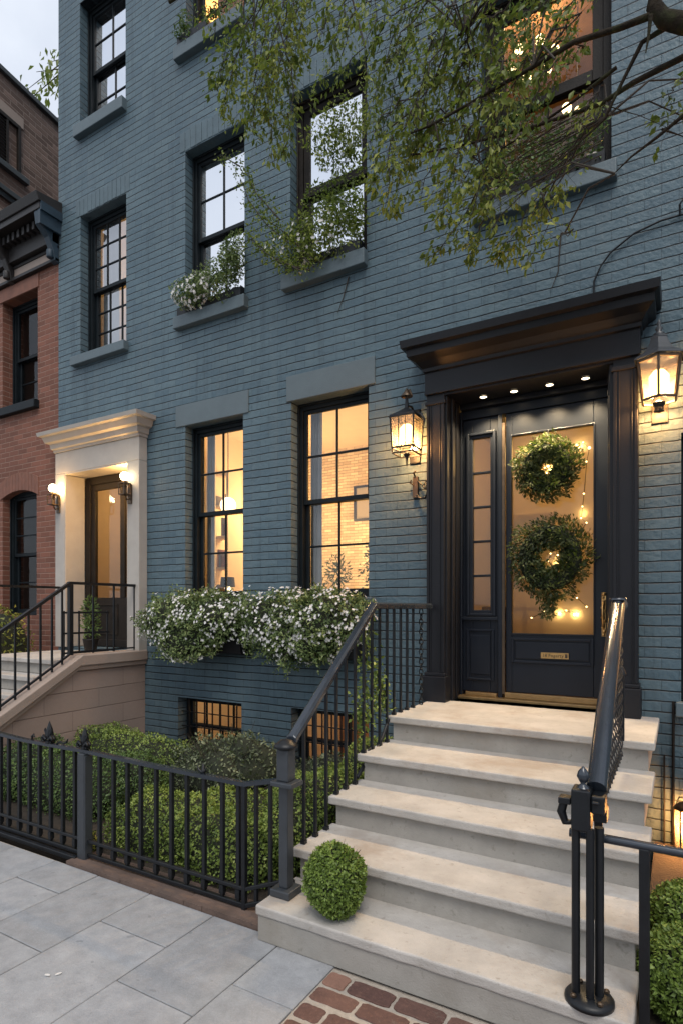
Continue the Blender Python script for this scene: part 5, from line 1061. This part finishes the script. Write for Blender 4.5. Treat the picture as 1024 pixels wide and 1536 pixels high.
def lrz(y): return 1.895 if y > -.93 else 1.895 + (y + .93) * .665
m = MB(); 
for sx in (lx, -6.72):
    m = MB()
    for a, b in (((sx, -.05, 1.905), (sx, -.93, 1.905)), ((sx, -.93, 1.905), (sx, YN, lrz(YN) + .01))): m.bar(a, b, .042, .028)
    m.box(sx - .02, sx + .02, -.95, -.91, 1.89, 1.918)
    obj('handrail', m, M['iron'], lr)
m = MB(); m.bar((lx, -.06, 1.20), (lx, -.90, 1.20), .02, .016); m.bar((lx, -.90, 1.20), (lx, YN, capz(YN) + .05), .022, .018); obj('bottom_rail', m, M['iron'], lr)
m = MB(); m.box(lx - .022, lx + .022, -.95, -.906, 1.169, 1.89); obj('post', m, M['iron'], lr, .003)
for y in (-.12, -.40, -.66, -1.02, -1.13, -1.25, -1.37, -1.50, -1.64, -1.78, -1.94, -2.09):
    m = MB(); m.bar((lx, y, capz(y) + .012), (lx, y, lrz(y)), .016, .016, up=(1, 0, 0)); obj('baluster', m, M['iron'], lr)
for y in (-1.1, -1.45, -1.8, -2.1):
    m = MB(); m.bar((-6.72, y, capz(y) - .3), (-6.72, y, lrz(y)), .016, .016, up=(1, 0, 0)); obj('baluster', m, M['iron'], lr)
t = thing('iron_guard', 'low black iron guard standing before the tan doorway', 'guard', (-5.7, -.35, 1.125))
m = MB()
for y in (-.82, -.64, -.46, -.28): m.bar((-5.62, y, 1.122), (-5.62, y, 1.62), .014, .014, up=(1, 0, 0))
for z in (1.17, 1.38, 1.60): m.bar((-5.62, -.84, z), (-5.62, -.26, z), .016, .02)
obj('frame', m, M['iron'], t)
t = thing('plant_pot', 'small leafy plant standing behind the stoop railing', 'potted plant', (-5.95, -.25, 1.121))
m = MB(); m.lathe([(.06, 0), (.085, .15), (.09, .17), (.07, .171)], (-5.95, -.25, 1.1215), 14); obj('pot', m, M['framebrown'], t)
P, nn, T = blob_pts((-5.95, -.25, 1.52), (.10, .10, .26), 300, depth=.1, seed=4); leafmesh('foliage', P, nn + rnd_unit(len(P)) + np.array([0, 0, .5]), nn, .05, .35, M['hedgedark'], t, T)

# ============================================================ red brick neighbour
RH = thing('red_brick_house', 'low red brick house with black bracketed cornice at the left edge', 'house', (-8, 0, 0))
U, G = (-8.17, -7.36, 4.41, 5.90), (-8.17, -7.385, 1.55, 3.25)
w = MB(); wall_mesh(w, -9.05, -6.922, -.16, 6.62, 0, .30, [U, G])
w.add([(-9.05,0,6.62),(-6.922,0,6.62),(-6.922,2.3,6.62),(-9.05,2.3,6.62)], [(0,1,2,3)]); w.add([(-6.922,0,-.16),(-6.922,2.3,-.16),(-6.922,2.3,6.62),(-6.922,0,6.62)], [(0,1,2,3)])
obj('wall', w, M['red'], RH)
wu = window(RH, *U, 1, 1, 2, 'g_dark', (-8.24, -7.33, 4.30, 4.41), (-8.23, -7.33, 5.905, 6.08, 'plain'), sillmat='frame', yf=.16)
for ch in wu.children:
    if ch.name.startswith('lintel'): ch.data.materials[0] = M['redarch']
wg = window(RH, *G, 1, 3, 2, 'g_dark', None, None, yf=.12)
m = MB(); k = 12; a, b = G[0], G[1]     # segmental brick arch over the lower window
for i in range(k):
    x0, x1 = a - .05 + (b - a + .1) * i / k + .003, a - .05 + (b - a + .1) * (i + 1) / k - .003
    def az(x): u = (x - (a + b) / 2) / ((b - a) / 2 + .05); return 3.25 - .10 * u * u
    m.prism([(x0, az(x0)), (x1, az(x1)), (x1, az(x1) + .24), (x0, az(x0) + .24)], 'y', -.010, .10)
obj('lintel', m, M['redarch'], wg, .003, 1)
room(RH, -9.0, -7.0, .301, 2.0, 1.0, 3.6, 'darkroom'); room(RH, -9.0, -7.0, .301, 2.0, 4.0, 6.3, 'darkroom')
c = MB(); c.box(-9.05, -6.90, -.06, -.001, 6.10, 6.14); c.box(-9.05, -6.90, -.035, -.0015, 6.27, 6.31); c.box(-9.05, -6.90, -.10, -.0012, 6.32, 6.62)
c.box(-9.05, -6.86, -.30, -.0014, 6.6205, 6.70); c.prism([(-.36, 6.795), (-.32, 6.7005), (-.0013, 6.7005), (-.0013, 6.84)], 'x', -9.05, -6.84)
co = obj('cornice', c, M['cornice'], RH, .004)
c = MB(); c.box(-9.05, -6.905, -.02, -.0016, 6.1405, 6.2695); obj('frieze', c, M['brownstonecap'], co)
c = MB(); c.box(-6.859, -6.835, -.29, -.001, 6.60, 6.705); c.box(-6.90, -6.86, -.29, -.001, 6.44, 6.62); obj('end_board', c, M['cornblue'], co)
for x in (-6.945, -7.9):
    c = MB(); c.prism([(-.002, 6.08), (-.07, 6.10), (-.09, 6.22), (-.15, 6.36), (-.27, 6.47), (-.29, 6.62), (-.002, 6.62)], 'x', x - .05, x + .045); c.lathe([(.001, -.055), (.045, -.05), (.045, .05), (.001, .055)], (x, -.10, 6.17), 10); obj('bracket', c, M['cornblue' if x > -7 else 'cornice'], co, .01)
for k in range(9): c = MB(); x = -7.15 - k * .11; c.box(x - .025, x + .025, -.20, -.1005, 6.50, 6.60); obj('dentil', c, M['cornice'], co)

# ============================================================ brown brick building behind
BH = thing('brown_brick_building', 'taller dark brown brick building with louvred shutters behind the red house', 'house', (-10, 1.2, 0))
o2 = Vector((-9.052, .05, 0)); dv = Vector((-.16, 1.06, 0)).normalized(); nv = Vector((1.06, .16, 0)).normalized()
def bp3(s, z, o=0): p = o2 + dv * s + nv * o; return (p.x, p.y, z)
def slab3(mb, s0, s1, z0, z1, o0, o1, mi=0):
    vs = [bp3(s, z, o) for o in (o0, o1) for s, z in ((s0, z0), (s1, z0), (s1, z1), (s0, z1))]
    mb.add(vs, [(0,1,2,3), (7,6,5,4), (0,4,5,1), (1,5,6,2), (2,6,7,3), (3,7,4,0)], mi)
m = MB(); slab3(m, 0, 2.4, -.1, 9.98, -3, 0); obj('wall', m, M['brown'], BH)
m = MB(); slab3(m, -.03, 2.43, 9.981, 10.06, -3, .06); obj('coping', m, M['coping'], BH, .01)
m = MB(); slab3(m, .15, .98, 8.50, 8.585, .001, .10); wnd = None
for zz, lab in ((8.585, 1), (6.9, 2)):
    f = MB(); s0, s1, h = .05, .80, .78
    slab3(f, s0, s0 + .05, zz, zz + h, .001, .05); slab3(f, s1 - .05, s1, zz, zz + h, .001, .05); slab3(f, s0 + .05, s1 - .05, zz + h - .06, zz + h, .001, .05); slab3(f, s1 - .26, s1 - .22, zz, zz + h - .06, .001, .045)
    wn = obj('window', f, M['framebrown'], BH, .004)
    f = MB()
    for k in range(14):
        z = zz + .02 + k * .05; vs = [bp3(s, z + dz, o) for s in (s0 + .05, s1 - .26) for dz, o in ((0, .035), (.008, .04), (.048, .008), (.04, .003))]
        f.add(vs, [(0,1,2,3), (7,6,5,4), (0,4,5,1), (1,5,6,2), (2,6,7,3), (3,7,4,0)])
    obj('shutter', f, M['cornice'], wn)
    f = MB(); slab3(f, s0 - .05, s1 + .12, zz - .09, zz - .002, .001, .09); obj('sill', f, M['coping'], wn, .006)
    f = MB(); slab3(f, s0 - .05, s1 + .06, zz + h + .002, zz + h + .17, .001, .03); obj('lintel', f, M['brownstonecap'], wn, .004)
m = MB(); slab3(m, .0, .9, 8.12, 8.20, .001, .09); slab3(m, .0, .86, 8.04, 8.119, .001, .05); obj('ledge', m, M['coping'], BH, .006)

# ============================================================ distant tree over the roofs
t = thing('garden_tree', 'pale green tree top showing over the roofs beside the teal house', 'tree', (-13.2, 6.0, 0))
m = MB(); m.tube([(-13.2, 6.0, -.1), (-13.2, 6, 6), (-13.0, 6, 11), (-12.9, 6, 14.5), (-13.2, 6, 17)], [.3, .25, .18, .1, .04], 10); obj('trunk', m, M['bark'], t)
LPs = []; m = MB(); random.seed(21)
for k in range(60):
    a = Vector((-13.0, 6.0, random.uniform(13.2, 17.2))); b = Vector((-15.2 + random.uniform(-1.35, 3.2), 6 + random.uniform(-1.2, 1.2), a.z + random.uniform(-1.0, .7)))
    b.x = max(b.x, -16.9 + abs(b.z - 15.8) * .5); mid = a.lerp(b, .5) + Vector((0, 0, .25)); m.tube([a, mid, b], [.035, .02, .006], 5)
    for i in range(60):
        s = random.uniform(.35, 1.03); p = (a.lerp(mid, s * 2) if s < .5 else mid.lerp(b, s * 2 - 1)); LPs.append((p.x + random.gauss(0, .14), p.y + random.gauss(0, .2), p.z - abs(random.gauss(0, .24))))
obj('branch', m, M['bark'], t); LPs = np.array(LPs)
leafmesh('foliage', LPs, rnd_unit(len(LPs)) * .6 + np.array([-.2, 0, -.8]), rnd_unit(len(LPs)), .20, .42, M['treepale'], t)

# small fallen petals on the pavement
for i, (x, y, r, lab) in enumerate(((-2.45, -3.09, .3, 'white fallen petal on the bluestone, nearer the camera edge'), (-2.415, -3.06, 1.2, 'second white fallen petal just right of the other one'))):
    m = MB(); pts = [(x + .014 * math.cos(a) * math.cos(r) - .006 * math.sin(a) * math.sin(r), y + .014 * math.cos(a) * math.sin(r) + .006 * math.sin(a) * math.cos(r)) for a in [2*math.pi*k/10 for k in range(10)]]
    m.prism(pts, 'z', .003, .006); tag(obj('fallen_petal', m, M['petal']), lab, 'petal')

# ============================================================ sky, sun, camera
W = bpy.data.worlds.new('World'); S.world = W; W.use_nodes = True; nt = W.node_tree; nt.nodes.clear()
out = nt.nodes.new('ShaderNodeOutputWorld'); bg = nt.nodes.new('ShaderNodeBackground'); sky = nt.nodes.new('ShaderNodeTexSky')
sky.sky_type = 'NISHITA'; sky.sun_disc = False; EL, ROT = R(58), R(150); sky.sun_elevation = EL; sky.sun_rotation = ROT; sky.dust_density = 2.5; sky.air_density = 1.2
hs = nt.nodes.new('ShaderNodeHueSaturation'); hs.inputs['Saturation'].default_value = SKY_SAT
# thin high cloud veil
tc = nt.nodes.new('ShaderNodeTexCoord'); ns = nt.nodes.new('ShaderNodeTexNoise'); ns.inputs['Scale'].default_value = 2.2; ns.inputs['Detail'].default_value = 7; ns.inputs['Roughness'].default_value = .55
rp = nt.nodes.new('ShaderNodeValToRGB'); rp.color_ramp.elements[0].position = .42; rp.color_ramp.elements[1].position = .70
mx = nt.nodes.new('ShaderNodeMix'); mx.data_type = 'RGBA'; mx.inputs[7].default_value = (7.0, 7.4, 8.1, 1)
sb = nt.nodes.new('ShaderNodeMath'); sb.operation = 'MULTIPLY_ADD'; sb.inputs[1].default_value = .36; sb.inputs[2].default_value = .60
L(nt, tc.outputs['Generated'], ns.inputs['Vector']); L(nt, ns.outputs['Fac'], rp.inputs[0]); L(nt, rp.outputs[0], sb.inputs[0]); L(nt, sb.outputs[0], mx.inputs[0])
L(nt, sky.outputs[0], hs.inputs['Color']); L(nt, hs.outputs[0], mx.inputs[6]); L(nt, mx.outputs[2], bg.inputs[0]); bg.inputs[1].default_value = SKY_W; L(nt, bg.outputs[0], out.inputs[0])
sd_ = Vector((math.cos(EL) * math.sin(ROT), math.cos(EL) * math.cos(ROT), math.sin(EL)))
sl_ = bpy.data.lights.new('sun', 'SUN'); sl_.energy = SUN_W; sl_.angle = R(28); sl_.color = (1, .945, .87)
so_ = bpy.data.objects.new('sun', sl_); so_.rotation_euler = sd_.to_track_quat('Z', 'Y').to_euler(); COL.objects.link(so_)
ca = bpy.data.cameras.new('camera'); ca.sensor_fit = 'AUTO'; ca.sensor_width = 36; ca.lens = 876 / 1536 * 36; ca.shift_y = (912 - 768) / 1536; ca.clip_start = .05; ca.clip_end = 400
co_ = bpy.data.objects.new('camera', ca); co_.location = (0, -4.7, 1.65); co_.rotation_euler = (R(90), 0, R(30)); COL.objects.link(co_); S.camera = co_
S.view_settings.view_transform = 'Standard'; S.view_settings.look = 'None'; S.view_settings.exposure = EXPO; S.view_settings.gamma = 1
S.cycles.use_denoising = True; S.cycles.max_bounces = 8; S.cycles.transparent_max_bounces = 16; S.cycles.caustics_reflective = False; S.cycles.caustics_refractive = False; S.cycles.sample_clamp_indirect = 6
S.cycles.use_light_tree = True
